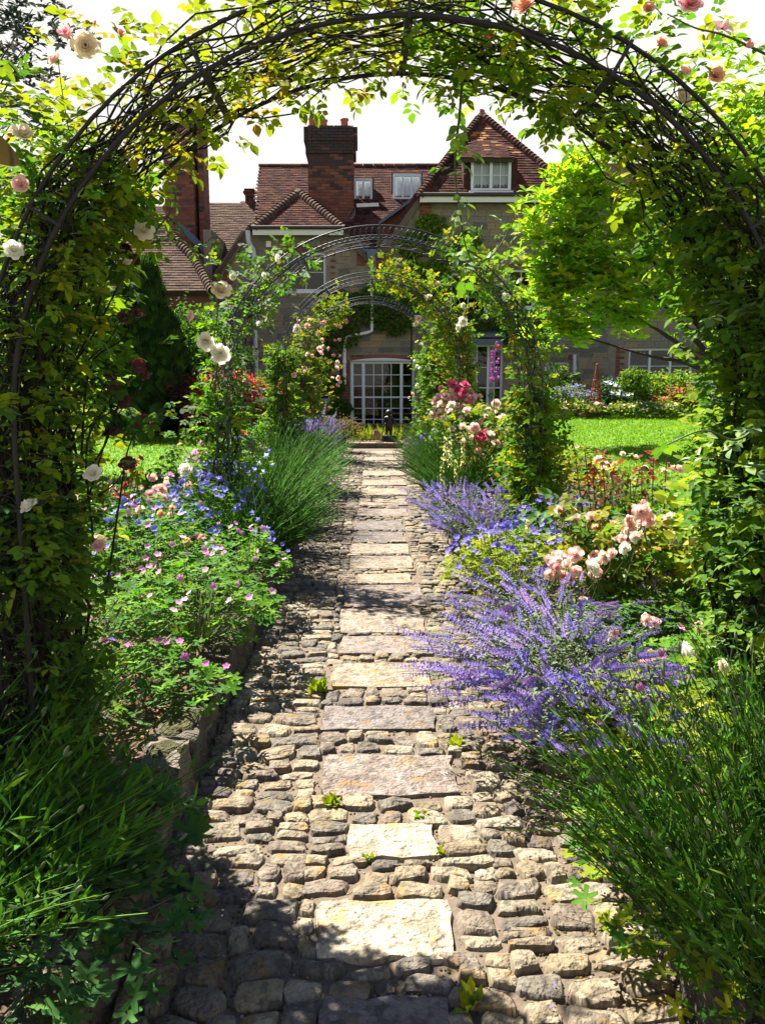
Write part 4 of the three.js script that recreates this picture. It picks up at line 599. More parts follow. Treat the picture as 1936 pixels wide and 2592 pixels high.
{ // dark red rose that grows through the left leg
  const t = thing('dark_red_rose', 'dark crimson climbing rose growing through the left leg of the near arch', 'climbing rose', V(-0.95, 0.15, -3.25)), S = new Scatter(), m = new MB();
  const spots = [[266, 542, 0.04], [290, 562, 0.03], [264, 688, 0.036], [296, 682, 0.04], [300, 790, 0.035], [318, 815, 0.03], [248, 848, 0.045], [272, 872, 0.035], [312, 912, 0.042], [276, 1002, 0.04], [62, 770, 0.035], [238, 815, 0.03]];
  for (const [x, y, s] of spots) { const p = roseAt(t, x, y, 3.1, s * 0.8, P.dark).sub(t.position); m.tube(new THREE.CatmullRomCurve3([V(p.x - R(0.15, 0.4), Math.max(0.1, p.y - R(0.35, 0.7)), p.z + R(-0.1, 0.2)), V(p.x - R(0.08, 0.22), p.y - R(0.15, 0.3), p.z + R(-0.05, 0.1)), p.clone().add(V(-0.06, -0.08, -0.02)), p]).getPoints(14), 0.0045, 0.002, 5); for (let k = 0; k < 3; k++) leafSpray(S, p.clone().add(V(R(-0.12, 0.08), R(-0.15, 0.05), R(-0.05, 0.05))), rdir(), 0.04, G.roseDark, null); }
  part(t, 'stem', m.build(), M.cane); S.build(t, 'foliage', roseLeaf, LEAF);
}
// the farther arches
const c2l = climber(1, 'white climbing rose on the left leg of the second arch', [[0, 0.2, 520, 0.2, 0.26], [0.15, 0.36, 420, 0.13, 0.24], [0.36, 0.42, 40, 0.1, 0.16]], { size: 0.036, colors: [...G.rose, ...G.fresh, ...G.grey], stems: 9, stemTop: 0.4 });
const c2r = climber(1, 'yellowish leaved climbing rose on the right leg of the second arch', [[0.8, 1, 1700, 0.13, 0.16], [0.62, 0.84, 430, 0.1, 0.18], [0.57, 0.64, 60, 0.1, 0.14]], { size: 0.036, colors: [...G.rose, ...G.bush, ...G.roseGold.slice(0, 3)], stems: 9, side: 1, stemTop: 0.42 });
const c3l = climber(2, 'bushy climbing rose on the left leg of the third arch', [[0, 0.24, 1100, 0.24, 0.16]], { size: 0.04, colors: [...G.rose, ...G.roseDark], stems: 6, stemTop: 0.3 });
const c3r = climber(2, 'golden leaved climbing rose reaching over the right shoulder of the third arch', [[0.7, 1, 900, 0.3, 0.1], [0.5, 0.76, 520, 0.12, 0.24]], { size: 0.04, colors: [...G.roseGold, ...G.rose], stems: 6, side: 1, stemTop: 0.5 });
const c4l = climber(3, 'pink flowered climbing rose on the left leg of the fourth arch', [[0, 0.24, 1300, 0.4, 0.15], [0.2, 0.44, 420, 0.2, 0.26]], { size: 0.042, colors: [...G.rose, ...G.roseGold], stems: 5, stemTop: 0.42 });
const c4r = climber(3, 'white flowered climbing rose on the right leg of the fourth arch', [[0.74, 1, 1700, 0.3, 0.2], [0.64, 0.78, 90, 0.1, 0.16]], { size: 0.042, colors: [...G.rose, ...G.fresh], stems: 5, side: 1, stemTop: 0.36 });
for (const [t, d, m, s, list] of [[c2l, 7.1, 'white', 0.085, [[601, 560], [571, 586], [527, 822], [640, 720], [505, 600], [560, 700]]], [c2r, 7.1, 'white', 0.075, [[996, 660], [1000, 690], [985, 712], [1120, 600], [1090, 640]]], [c2r, 7.1, 'orange', 0.05, [[1105, 730], [1095, 742], [1075, 755]]], [c3l, 12.1, 'blush', 0.09, [[690, 745], [700, 760], [672, 770], [720, 790], [662, 800], [722, 820], [646, 700], [668, 700], [640, 810]]], [c3r, 12.1, 'cream', 0.1, [[893, 700], [905, 690], [925, 650], [945, 620]]], [c4l, 16.1, 'pink', 0.1, [[700, 690], [722, 700], [690, 730], [730, 762], [715, 760], [735, 830], [742, 700], [728, 735]]], [c4r, 16.1, 'white', 0.09, [[893, 775], [903, 800], [920, 795], [905, 835], [890, 855], [930, 850], [905, 740], [930, 770]]]])
  for (const [x, y] of list) for (let k = 0; k < (d > 10 ? 2 : 1); k++) bloom(t, at(x + R(-8, 8), y + R(-9, 9), d - R(0, 0.3)), V(R(-0.9, 0.9), R(-0.3, 0.9), R(0.2, 1)), 0.5 * s * R(0.6, 1.15), P[d > 10 && rnd() < 0.25 ? 'blush' : m]);

// ---- border plants
const canes = (m, list, r0, r1) => list.forEach((p) => m.tube(p, r0, r1, 4));
function roseBush(label, x, z, h, r, { colors = G.bush, blooms = [], n = 240, size = 0.05, own = 0, cat = 'rose bush' } = {}) {
  const t = thing('rose_bush', label, cat, V(x, BED, z)), S = new Scatter(), m = new MB(), tips = [];
  for (let k = 0; k < 11; k++) { const a = R(0, 6.28), q = Math.sqrt(rnd()) * r, tip = V(Math.cos(a) * q, h * R(0.7, 1.02), Math.sin(a) * q); tips.push(tip); m.tube(line(6, (s) => V(tip.x * s * (0.5 + 0.5 * s), tip.y * s, tip.z * s * (0.5 + 0.5 * s)).add(V(R(-0.01, 0.01), 0, R(-0.01, 0.01)))), 0.008, 0.003, 5); }
  part(t, 'cane', m.build(), M.redCane);
  for (let k = 0; k < n; k++) { const tip = pick(tips), s = Math.pow(rnd(), 0.6), p = V(tip.x * s, tip.y * s, tip.z * s).add(V(gs() * 0.14, gs() * 0.08, gs() * 0.14)); if (p.y < 0.05) p.y = R(0.05, 0.2); S.add(p, V(p.x * 0.8 + R(-1, 1), R(-0.5, 0.7), p.z * 0.8 + R(-1, 1)), V(R(-0.5, 0.5), R(0.4, 1.2), R(-0.4, 0.6)), size * R(2, 3.2), tint(colors, 0.2)); }
  S.build(t, 'foliage', spray, LEAFSHINY);
  for (const [mat, cnt, s] of blooms) for (let k = 0; k < cnt; k++) { const c = pick(tips), p = c.clone().add(V(gs() * 0.12, R(-0.06, 0.06), gs() * 0.12)).add(t.position); bloom(t, p, V(p.x - t.position.x + R(-0.4, 0.4), R(0.2, 1), R(0, 0.9)), s * R(0.75, 1.15), P[mat], rnd() < 0.15 ? BUD : pick(BLOOMS)); }
  return t;
}
function bloomsAt(t, list, d, s, mat) { const m = new MB(); for (const [x, y, dd] of list) { const far = 5 / (dd ?? d), p = at(x + R(-9, 9) * far, y + R(-9, 9) * far, (dd ?? d) + R(-0.15, 0.15)), mm = list.length > 6 && rnd() < 0.3 ? pick(['cream', 'pink', 'white', 'blush']) : mat; bloom(t, p, V(R(-0.8, 0.8), R(-0.1, 1), R(0.2, 1)), s * R(0.65, 1.2), P[mm], rnd() < 0.12 ? BUD : pick(BLOOMS)); const q = p.clone().sub(t.position); m.tube([q.clone().add(V(R(-0.07, 0.07), -R(0.14, 0.26), R(-0.12, 0))), q.clone().add(V(R(-0.02, 0.02), -0.08, -0.02)), q], 0.004, 0.0025, 4); } part(t, 'flower_stem', m.build(), M.greenCane); }
function cranesbill(label, x, z, rx, rz, h, { colors = G.fresh, n = 420, size = 0.06, flowers = [], geo = palmLeaf, y = BED } = {}) {
  const t = thing('cranesbill', label, 'cranesbill', V(x, y, z)), S = new Scatter(), m = new MB();
  for (let k = 0; k < n; k++) {
    const a = R(0, 6.28), q = Math.sqrt(rnd()), hh = h * (Math.sqrt(1 - 0.85 * q * q) * R(0.45, 1) + 0.05 * Math.sin(a * 3 + q * 7)), p = V(Math.cos(a) * q * rx, hh, Math.sin(a) * q * rz);
    S.add(p, V(Math.cos(a) + R(-0.8, 0.8), R(-0.4, 0.4), Math.sin(a) + R(-0.8, 0.8)), V(Math.cos(a) * q * 0.5 + R(-0.5, 0.5), 1, Math.sin(a) * q * 0.5 + R(-0.5, 0.5)), size * R(0.7, 1.35), tint(colors, 0.2)); if (k % 6 === 0) m.tube([V(p.x * 0.2, 0, p.z * 0.2), V(p.x * 0.7, p.y * 0.7, p.z * 0.7), p], 0.003, 0.002, 3);
  }
  S.build(t, 'foliage', geo, LEAF);
  for (const [mat, cnt, s, g, lift = 0.06] of flowers) for (let k = 0; k < cnt; k++) { const a = R(0, 6.28), q = Math.sqrt(rnd()) * 0.98, p = V(Math.cos(a) * q * rx, h * Math.sqrt(1 - 0.8 * q * q) * R(0.92, 1.05) + R(0, lift), Math.sin(a) * q * rz); m.tube([V(p.x * 0.6, h * 0.3, p.z * 0.6), V(p.x * 0.95, p.y * 0.8, p.z * 0.95), p], 0.002, 0.0014, 3); bloom(t, p.clone().add(t.position), V(R(-0.6, 0.6), R(0.3, 1), R(0.1, 1)), s * R(0.8, 1.2), P[mat], g ?? geraniumFlower, 'flower'); }
  part(t, 'stem', m.build(), M.stalk); return t;
}
const spikes = [0, 1, 2, 3].map((v) => { const m = new MB(), f = leafShape(0.4, 2, 0.1, 0.2), wh = 7 + v; m.tube([V(0, 0, 0), V(0.004, 0.5, 0), V(0, 1, 0)], 0.007, 0.003, 3); for (let k = 0; k < wh; k++) { const y = Math.pow(k / wh, 0.85) + R(-0.02, 0.02), n = k > wh - 3 ? 4 : 7, s = lerp(0.14, 0.07, k / wh); for (let j = 0; j < n; j++) { const a = j / n * 6.28 + R(0, 1); m.geo(f, new THREE.Matrix4().makeBasis(V(-Math.sin(a), 0, Math.cos(a)), V(Math.cos(a), R(0.1, 0.7), Math.sin(a)).normalize(), V(R(-0.3, 0.3), 1, 0).normalize()).scale(V(s, s, s)).setPosition(Math.cos(a) * 0.015, y, Math.sin(a) * 0.015)); } } return m.build(); });
function catmint(label, x, z, r, h, n, { lean = [0, 0], len = 1, size = 1, y = BED, own = 300, colors = G.grey } = {}) {
  const t = thing('catmint', label, 'catmint', V(x, y, z)), S = new Scatter(), m = new MB(), loose = new MB();
  for (let k = 0; k < n; k++) {
    const a = R(0, 6.28), q = Math.sqrt(rnd()), out = V(Math.cos(a) * q * r + lean[0] * R(0.4, 1.2), 0, Math.sin(a) * q * r + lean[1] * R(0.4, 1.2)), hh = h * R(0.6, 1.15) * (1 - 0.25 * q), b = V(R(-0.12, 0.12), 0, R(-0.12, 0.12));
    const f = (s) => V(b.x + out.x * Math.pow(s, 0.9), hh * (1.25 * s - 0.25 * s * s - (0.15 + 0.3 * q) * s * s * s * 0.6), b.z + out.z * Math.pow(s, 0.9)); m.tube(line(7, f), 0.0028, 0.0014, 3);
    const s0 = R(0.66, 0.82), p = f(s0), e = f(1), d = e.clone().sub(p), L = d.length() * R(0.95, 1.15);
    for (const [sp, ll] of rnd() < 0.5 ? [[p, L], [f(s0 * R(0.75, 0.9)).add(V(R(-0.05, 0.05), 0.01, R(-0.05, 0.05))), L * 0.6]] : [[p, L]]) { const g = pick(spikes), mt = pick([P.mauve, P.mauve2, P.mauve3, P.mauve]); const mm = new THREE.Matrix4().compose(sp, look(d.clone().normalize().add(V(R(-0.3, 0.3), R(-0.1, 0.3), R(-0.3, 0.3)))), V(0.5 * ll + 0.06 * size, ll * 1.1, 0.5 * ll + 0.06 * size)); if (own-- > 0) { const o = part(t, 'flower_spike', g, mt); mm.decompose(o.position, o.quaternion, o.scale); } else loose.geo(g, mm); }
    for (let j = 0; j < 22; j++) { const s = R(0.1, 0.8), c = f(s); S.add(c.add(V(R(-0.02, 0.02), R(-0.01, 0.01), R(-0.02, 0.02))), V(R(-1, 1), R(-0.2, 0.6), R(-1, 1)), V(R(-0.4, 0.4), 1, R(-0.4, 0.4)), R(0.02, 0.036), tint(colors, 0.2)); }
  }
  part(t, 'stem', m.build(), M.stalk); S.build(t, 'foliage', ovalLeaf, LEAFDULL); if (!loose.empty) part(t, 'small_spikes', loose.build(), P.mauve, STUFF); return t;
}
const stalkG = (() => { const m = new MB(); m.tube(line(5, (s) => V(0, s, 0.16 * s * s)), 0.0035, 0.0016, 3); return m.build(); })();
const budG = (() => { const m = new MB(); m.geo(new THREE.SphereGeometry(1, 5, 4).scale(0.14, 0.5, 0.14).translate(0, 0.4, 0)); return m.build(); })();
function lavender(label, x, z, r, h, n, { lean = [0, 0], colors = G.lav, y = BED, thick = 1, leaves = 8, spread = 1, leafSize = 1, name = 'lavender' } = {}) {
  const t = thing(name, label, 'lavender', V(x, y, z)), S = new Scatter(), L = new Scatter(), B = new Scatter();
  for (let k = 0; k < n; k++) {
    const a = R(0, 6.28), q = Math.sqrt(rnd()), b = V(Math.cos(a) * q * r * 0.55, 0, Math.sin(a) * q * r * 0.55), d = V(Math.cos(a) * q * spread + lean[0] * R(0.5, 1.4) + R(-0.12, 0.12), 1.15, Math.sin(a) * q * spread + lean[1] * R(0.5, 1.4) + R(-0.12, 0.12)).normalize(), H = h * R(0.6, 1.1), nn = V(-d.x + R(-0.6, 0.6), 0.4, -d.z + R(-0.6, 0.6)); nn.multiplyScalar(-1); nn.y = -0.3;
    S.add(b, d, nn, H, tint(colors, 0.18), thick);
    const zz = nn.clone().addScaledVector(d, -nn.dot(d)).normalize(), f = (s) => b.clone().addScaledVector(d, H * s).addScaledVector(zz, 0.16 * s * s * thick); 
    for (let j = 0; j < leaves; j++) { const s = Math.pow(rnd(), 1.3) * 0.8, p = f(s); L.add(p, V(R(-1, 1) + d.x, R(0.2, 1.3), R(-1, 1) + d.z), rdir(), leafSize * R(0.03, 0.065), tint(colors, 0.22), leafSize * R(0.05, 0.09)); }
    if (rnd() < 0.6) B.add(f(1), d, rdir(), R(0.02, 0.035), tint(G.grey, 0.15));
  }
  S.build(t, 'stalks', stalkG, LEAFDULL); L.build(t, 'foliage', narrow, LEAFDULL); B.build(t, 'flower_buds', budG, LEAFDULL); return t;
}
function shrub(label, p, rad, n, { geo = plainLeaf, size = 0.09, colors = G.fresh, clumps = 40, spread = 0.28, mat = LEAF, name = 'shrub', cat = 'shrub', flowers = [], stems = true, up = 0.5, shell = 0.75 } = {}) {
  const t = thing(name, label, cat, p), S = new Scatter(), m = new MB(), cs = [];
  for (let k = 0; k < clumps; k++) { const d = rdir(); d.y = Math.abs(d.y) * (rnd() < 0.8 ? 1 : -0.3); const q = lerp(shell, 1, rnd()) * (rnd() < 0.25 ? 0.6 : 1); cs.push(V(d.x * rad.x * q, rad.y * (0.5 + 0.5 * d.y * q), d.z * rad.z * q)); }
  if (stems) { for (const c of cs) if (rnd() < 0.5) m.tube([V(R(-0.08, 0.08), 0, R(-0.08, 0.08)), V(c.x * 0.4, c.y * 0.5, c.z * 0.4), c], 0.018, 0.004, 4); part(t, 'stem', m.build(), M.bark); }
  const mr = Math.min(rad.x, rad.y, rad.z) * spread;
  for (let k = 0; k < n; k++) { const c = pick(cs), g = V(gs() * mr * 1.4, gs() * mr, gs() * mr * 1.4), q = c.clone().add(g); if (q.y < 0.03) continue; S.add(q, V(q.x / rad.x + R(-0.9, 0.9), R(-0.4, 0.8), q.z / rad.z + R(-0.9, 0.9)), V(g.x + R(-0.1, 0.1), up * 0.3 + g.y, g.z + R(-0.1, 0.1)), size * R(0.7, 1.35), tint(colors, 0.22)); }
  S.build(t, 'foliage', geo, mat);
  for (const [mt, cnt, s, g, nm = 'flower'] of flowers) { const m2 = new MB(); for (let k = 0; k < cnt; k++) { const c = pick(cs), q = c.clone().add(V(gs() * mr, mr * R(0.3, 0.9), Math.abs(gs()) * mr)); m2.geo(g ?? geraniumFlower, new THREE.Matrix4().compose(q, look(V(R(-0.6, 0.6), 1, R(0, 1))), V(s, s, s).multiplyScalar(R(0.7, 1.2)))); } part(t, nm, m2.build(), P[mt], STUFF); }
  return t;
}

// ---------------------------------------------------------------- the left border, from near to far
lavender('dark unflowered lavender arching over the near left corner of the path', -1.15, -2.15, 0.5, 0.66, 170, { lean: [0.6, -0.1], thick: 0.7, leaves: 24, leafSize: 1.3, colors: [...G.lav, ...G.lav, ...G.roseDark] });
lavender('unflowered lavender under the left leg of the near arch', -1.5, -2.7, 0.5, 0.75, 200, { lean: [0.25, 0.1], thick: 0.7, leaves: 18, leafSize: 1.5, colors: [...G.lav, ...G.roseDark] });
cranesbill('dark cranesbill leaves spilling over the wall at the near left corner', -0.78, -2.0, 0.34, 0.4, 0.14, { colors: G.blueGreen, n: 200, size: 0.075 });
cranesbill('dark cranesbill leaves under the near left lavender', -0.86, -2.5, 0.34, 0.34, 0.16, { colors: G.blueGreen, n: 190, size: 0.085 });
cranesbill('low cranesbill with two magenta flowers beside the bare soil', -0.98, -3.65, 0.42, 0.3, 0.24, { n: 170, size: 0.065, flowers: [['magenta', 9, 0.019]] });
cranesbill('cranesbill with small pink flowers against the near left arch leg', -1.3, -4.0, 0.5, 0.5, 0.5, { n: 420, flowers: [['cranePink', 12, 0.017], ['violet', 3, 0.016]] });
cranesbill('bright green cranesbill spilling over the left edging wall', -0.9, -4.6, 0.44, 0.5, 0.46, { n: 520, size: 0.062, flowers: [['cranePink', 22, 0.02]] });
cranesbill('bushy cranesbill dotted with pink behind the wall spilling one', -1.35, -5.3, 0.5, 0.55, 0.58, { n: 500, flowers: [['cranePink', 28, 0.02], ['blue', 14, 0.024]] });
cranesbill('cranesbill with mixed pink and blue flowers at the lavender foot', -0.84, -5.6, 0.36, 0.42, 0.42, { n: 380, flowers: [['cranePink', 22, 0.019], ['violet', 4, 0.02]] });
cranesbill('violet blue cranesbill at the left lavender foot before the rose bushes', -1.2, -6.7, 0.45, 0.45, 0.62, { n: 360, colors: G.fresh, flowers: [['violet', 60, 0.022], ['blue', 30, 0.024]] });
cranesbill('blue flowered cranesbill between the left rose bushes', -1.45, -6.2, 0.45, 0.45, 0.56, { n: 420, colors: G.blueGreen, flowers: [['blue', 40, 0.025], ['cranePink', 8, 0.017]] });
cranesbill('blue cranesbill below the white roses of the second arch', -1.2, -7.3, 0.45, 0.6, 0.7, { n: 420, colors: G.blueGreen, flowers: [['blue', 64, 0.027]] });
for (const [x, y, d, mt, s, lb] of [[548, 1108, 5.9, 'blue', 0.0216], [560, 1122, 5.9, 'blue', 0.0216], [555, 1150, 5.85, 'blue', 0.0245], [575, 1140, 5.85, 'blue', 0.0245], [568, 1160, 5.85, 'blue', 0.0259], [582, 1165, 5.85, 'blue', 0.0216], [538, 1205, 5.8, 'sky', 0.0216], [575, 985, 7.6, 'sky', 0.0245], [560, 1002, 7.6, 'sky', 0.0216], [548, 1015, 7.6, 'blue', 0.0216], [588, 1005, 7.6, 'blue', 0.0216], [520, 1012, 7.6, 'white', 0.0216]].map((a) => a)) { /* bellflowers are gathered below */ }
{
  const t = thing('bellflower', 'tall bellflower with blue and white bells leaning to the path by the left lavender', 'bellflower', V(-0.92, BED, -6.3)), m = new MB(), S = new Scatter();
  for (const [x, y, d, mt, s] of [[548, 1108, 5.9, 'blue', 0.0216], [560, 1122, 5.9, 'blue', 0.0216], [555, 1150, 5.85, 'blue', 0.0245], [575, 1140, 5.85, 'blue', 0.0245], [568, 1160, 5.85, 'blue', 0.0259], [582, 1165, 5.85, 'blue', 0.0216], [538, 1205, 5.8, 'sky', 0.0216], [440, 1215, 5.8, 'blue', 0.022]]) { const p = at(x, y, d); bloom(t, p, V(R(-0.5, 0.5), R(-0.3, 0.6), 1), s, P[mt], bellFlower, 'bell'); const q = p.clone().sub(t.position); m.tube([V(q.x * 0.4, 0, q.z * 0.4), V(q.x * 0.8, q.y * 0.7, q.z * 0.9), q], 0.004, 0.002, 4); for (let k = 0; k < 6; k++) S.add(V(q.x, q.y, q.z).multiplyScalar(R(0.3, 0.95)), rdir(), rdir(), 0.06, tint(G.fresh), 0.05); }
  part(t, 'stem', m.build(), M.stalk); S.build(t, 'foliage', longLeaf, LEAF);
  const t2 = thing('bellflower', 'pale blue and white bellflower in front of the second arch left leg', 'bellflower', V(-1.0, BED, -7.9)), m2 = new MB();
  for (const [x, y, mt, s] of [[575, 985, 'sky', 0.0288], [560, 1002, 'sky', 0.0259], [548, 1015, 'blue', 0.0259], [588, 1005, 'sky', 0.0259], [582, 975, 'blue', 0.0216], [520, 1012, 'white', 0.0245], [508, 1010, 'sky', 0.0245], [570, 1020, 'sky', 0.0259], [495, 1000, 'blue', 0.0216], [515, 945, 'violet', 0.0288], [500, 955, 'violet', 0.0259]]) { const p = at(x, y, 7.7); bloom(t2, p, V(R(-0.5, 0.5), R(0, 0.6), 1), s, P[mt], bellFlower, 'bell'); const q = p.clone().sub(t2.position); m2.tube([V(q.x * 0.5, 0, q.z * 0.4), V(q.x * 0.9, q.y * 0.7, q.z * 0.9), q], 0.005, 0.003, 4); }
  part(t2, 'stem', m2.build(), M.stalk);
}
const rbA = roseBush('pink and blush rose bush nearest the near arch on the left', -1.75, -5.9, 0.58, 0.42, { colors: [...G.bush, ...G.blueGreen], blooms: [['blush', 7, 0.042], ['pink', 4, 0.035]] });
const rbB = roseBush('blush rose bush amid the blue cranesbills on the left', -1.75, -7.2, 0.52, 0.45, { colors: [...G.bush, ...G.blueGreen], blooms: [['blush', 8, 0.048], ['lilac', 3, 0.04]] });
const rbC = roseBush('lilac pink rose bush at the foot of the second arch, left', -1.45, -8.5, 0.8, 0.45, { blooms: [['lilac', 4, 0.05], ['peach', 6, 0.045]] });
const rbD = roseBush('rose bush with bronze leaves by the left lawn', -2.15, -7.6, 0.38, 0.4, { colors: [...G.roseGold, ...G.red], blooms: [['peach', 7, 0.05], ['blush', 5, 0.045]] });
bloomsAt(rbB, [[350, 1043], [338, 1052], [362, 1050], [328, 1040], [345, 1060]], 6.9, 0.055, 'blush'); bloomsAt(rbB, [[408, 1015]], 6.6, 0.085, 'white'); bloomsAt(rbC, [[425, 975], [432, 985], [418, 990], [438, 965], [428, 1000]], 8.2, 0.055, 'lilac'); bloomsAt(rbC, [[527, 943]], 8.2, 0.06, 'red'); bloomsAt(rbA, [[215, 1183], [208, 1172]], 5.2, 0.05, 'blush'); bloomsAt(rbA, [[300, 1120], [440, 1165], [350, 1110], [405, 1165], [375, 1090]], 5.7, 0.042, 'peach');
{ const t = thing('rose_shoots', 'young red leaved rose shoots standing against the left lawn', 'rose shoots', V(-2.0, BED, -6.6)), m = new MB(), S = new Scatter(); for (const [x, y] of [[292, 988], [310, 985], [300, 1010], [275, 1020]]) { const p = at(x, y, 6.5).sub(t.position); m.tube([V(0, 0, 0), V(p.x * 0.8, p.y * 0.6, p.z), p], 0.006, 0.003, 5); for (let k = 0; k < 9; k++) S.add(p.clone().multiplyScalar(R(0.7, 1)).add(V(R(-0.05, 0.05), 0, 0)), rdir(), rdir(), 0.055, tint(G.red)); } part(t, 'stem', m.build(), M.redCane); S.build(t, 'foliage', roseLeaf, LEAFSHINY); const sh = roseAt(t, 272, 1000, 6.2, 0.045, P.dark); }
lavender('tall green lavender mound leaning over the left edge of the path', -0.86, -6.7, 0.4, 0.66, 560, { lean: [0.2, 0.1], spread: 0.8, thick: 1.2 });
lavender('green lavender mound, second along the left edge of the path', -0.88, -7.7, 0.42, 0.7, 520, { lean: [0.12, 0.05], spread: 0.7, thick: 1.4 });
lavender('green lavender mound, third along the left edge of the path', -0.88, -8.9, 0.42, 0.74, 480, { lean: [0.08, 0], spread: 0.6, thick: 1.7, leaves: 6 });
lavender('green lavender mound beside the left leg of the second arch', -0.88, -10.2, 0.42, 0.74, 420, { lean: [0.05, 0], spread: 0.55, thick: 2, leaves: 6 });
lavender('green lavender mound between the second and third arches, left', -0.9, -11.6, 0.42, 0.78, 360, { lean: [0.05, 0], spread: 0.55, thick: 2.2, leaves: 5 });
catmint('tall purple catmint on the left, before the third arch', -0.8, -12.6, 0.5, 0.95, 90, { size: 1.3, own: 90 });
catmint('tall purple catmint on the left, beyond the third arch', -0.72, -14.2, 0.52, 0.95, 90, { size: 1.4, own: 90 });
catmint('purple catmint by the left end of the path', -0.75, -16.0, 0.42, 0.7, 70, { size: 1.5, own: 70 });
shrub('olive brown dome shaped shrub at the left end of the path', V(-0.42, 0.1, -17.4), V(0.36, 0.55, 0.4), 1500, { geo: tinyLeaf, size: 0.05, colors: [[0.12, 0.1, 0.02], [0.16, 0.12, 0.02], [0.09, 0.09, 0.02]], clumps: 60, spread: 0.3 });
cranesbill('low green plants with blush flowers at the edge of the left lawn', -2.2, -8.0, 0.45, 0.8, 0.2, { n: 420, flowers: [['blush', 14, 0.026], ['blue', 10, 0.022]] });
shrub('green filler plants between the left border and lawn', V(-2.4, BED, -9.8), V(0.5, 0.22, 1.8), 1000, { size: 0.07, colors: G.fresh, flowers: [['blush', 20, 0.035], ['blue', 24, 0.025]] });
shrub('leafy filler plants behind the left lavender row', V(-1.5, BED, -11.2), V(0.5, 0.45, 1.6), 1600, { size: 0.07, colors: G.rose, flowers: [['white', 16, 0.03], ['blush', 18, 0.035]] });
shrub('mixed green plants at the far left of the border', V(-1.6, BED, -14.5), V(0.6, 0.5, 1.8), 1500, { size: 0.08, colors: G.fresh, flowers: [['blue', 16, 0.03]] });
{ // fallen leaves and litter on the bare soil, left
  const S = new Scatter(); for (let k = 0; k < 900; k++) { const z = R(-4, -2.5), x = R(-1.5, -0.72); S.add(V(x, BED + R(0.0, 0.035), z), V(R(-1, 1), R(-0.1, 0.3), R(-1, 1)), V(R(-0.4, 0.4), 1, R(-0.4, 0.4)), R(0.015, 0.04), tint([[0.2, 0.1, 0.045], [0.3, 0.17, 0.08], [0.12, 0.06, 0.03], [0.4, 0.28, 0.15]])); }
  const o = S.build(null, 'leaf_litter', plainLeaf, LEAFDULL); o.userData.label = 'dry brown leaf litter on the bare soil behind the left wall'; o.userData.category = 'leaf litter';
}
shrub('tall leafy rose shrub just beyond the left leg of the near arch', V(-2.15, BED, -3.6), V(0.5, 2.3, 0.5), 2600, { geo: roseLeaf, size: 0.07, colors: [...G.rose, ...G.roseDark], clumps: 70 });
// ---------------------------------------------------------------- the right border, from near to far
lavender('tall dark unflowered lavender filling the near right corner', 1.08, -2.0, 0.55, 0.66, 420, { lean: [-0.25, -0.1], thick: 0.65, leaves: 11, leafSize: 1.2, spread: 0.6, colors: [...G.lav, ...G.roseDark] });
lavender('unflowered lavender behind the near right corner one', 1.5, -2.4, 0.45, 0.7, 300, { lean: [-0.22, 0], thick: 0.65, leaves: 11, leafSize: 1.2, spread: 0.5, colors: [...G.lav, ...G.roseDark] });
cranesbill('fresh green cranesbill spilling over the near right wall', 0.86, -2.2, 0.26, 0.55, 0.16, { colors: [...G.lime, ...G.fresh], n: 300, size: 0.055 });
lavender('thin lavender stalks leaning over the right edge of the path', 0.95, -2.45, 0.3, 0.6, 46, { lean: [-0.75, 0], thick: 1, leaves: 3, spread: 0.4 });
cranesbill('sunlit lime green cranesbill behind the near right lavender', 1.18, -3.1, 0.45, 0.45, 0.3, { colors: G.lime, n: 520, size: 0.06, flowers: [['magenta', 5, 0.02]] });
cranesbill('green cranesbill with two bright pink flowers under the right arch leg', 1.6, -3.7, 0.4, 0.4, 0.28, { colors: G.fresh, n: 320, flowers: [['magenta', 7, 0.024]] });
catmint('large purple catmint sprawling over the right edge of the path', 0.9, -3.65, 0.62, 0.52, 190, { lean: [-0.2, 0.2], size: 0.85, own: 230 });
catmint('small purple catmint in front of the sprawling one', 1.0, -3.25, 0.42, 0.4, 90, { lean: [-0.28, 0.2], size: 0.8, own: 90 });
catmint('purple catmint filling the gap before the violet cranesbill', 1.0, -4.4, 0.5, 0.5, 80, { lean: [-0.2, 0.1], size: 0.9, own: 110 });
cranesbill('dense green plants under the pale pink roses', 1.6, -4.5, 0.5, 0.5, 0.26, { colors: [...G.fresh, ...G.blueGreen], n: 620, flowers: [['violet', 5, 0.02]] });
cranesbill('violet blue cranesbill with lime leaves beside the path, right', 0.98, -5.55, 0.45, 0.5, 0.42, { colors: G.lime, n: 640, size: 0.052, flowers: [['violet', 110, 0.02]] });
cranesbill('violet blue cranesbill behind the pale pink roses', 1.45, -6.2, 0.45, 0.5, 0.5, { colors: G.fresh, n: 460, size: 0.055, flowers: [['violet', 90, 0.02]] });
catmint('upright purple catmint beside the path, right of the violet cranesbill', 0.95, -6.7, 0.5, 0.62, 95, { size: 0.95, own: 150, lean: [-0.12, 0] });
catmint('upright purple catmint in front of the second arch right leg', 1.35, -7.4, 0.5, 0.7, 95, { size: 1, own: 150 });
catmint('purple catmint at the path edge before the right lavender row', 0.85, -7.9, 0.4, 0.55, 90, { size: 1.05, own: 100, lean: [-0.15, 0] });
const rr1 = roseBush('pale pink rose bush with clustered blooms, right of the path', 1.55, -5.05, 0.66, 0.5, { colors: [...G.bush, ...G.roseGold], n: 320, blooms: [['blush', 10, 0.036], ['peach', 8, 0.03]] });
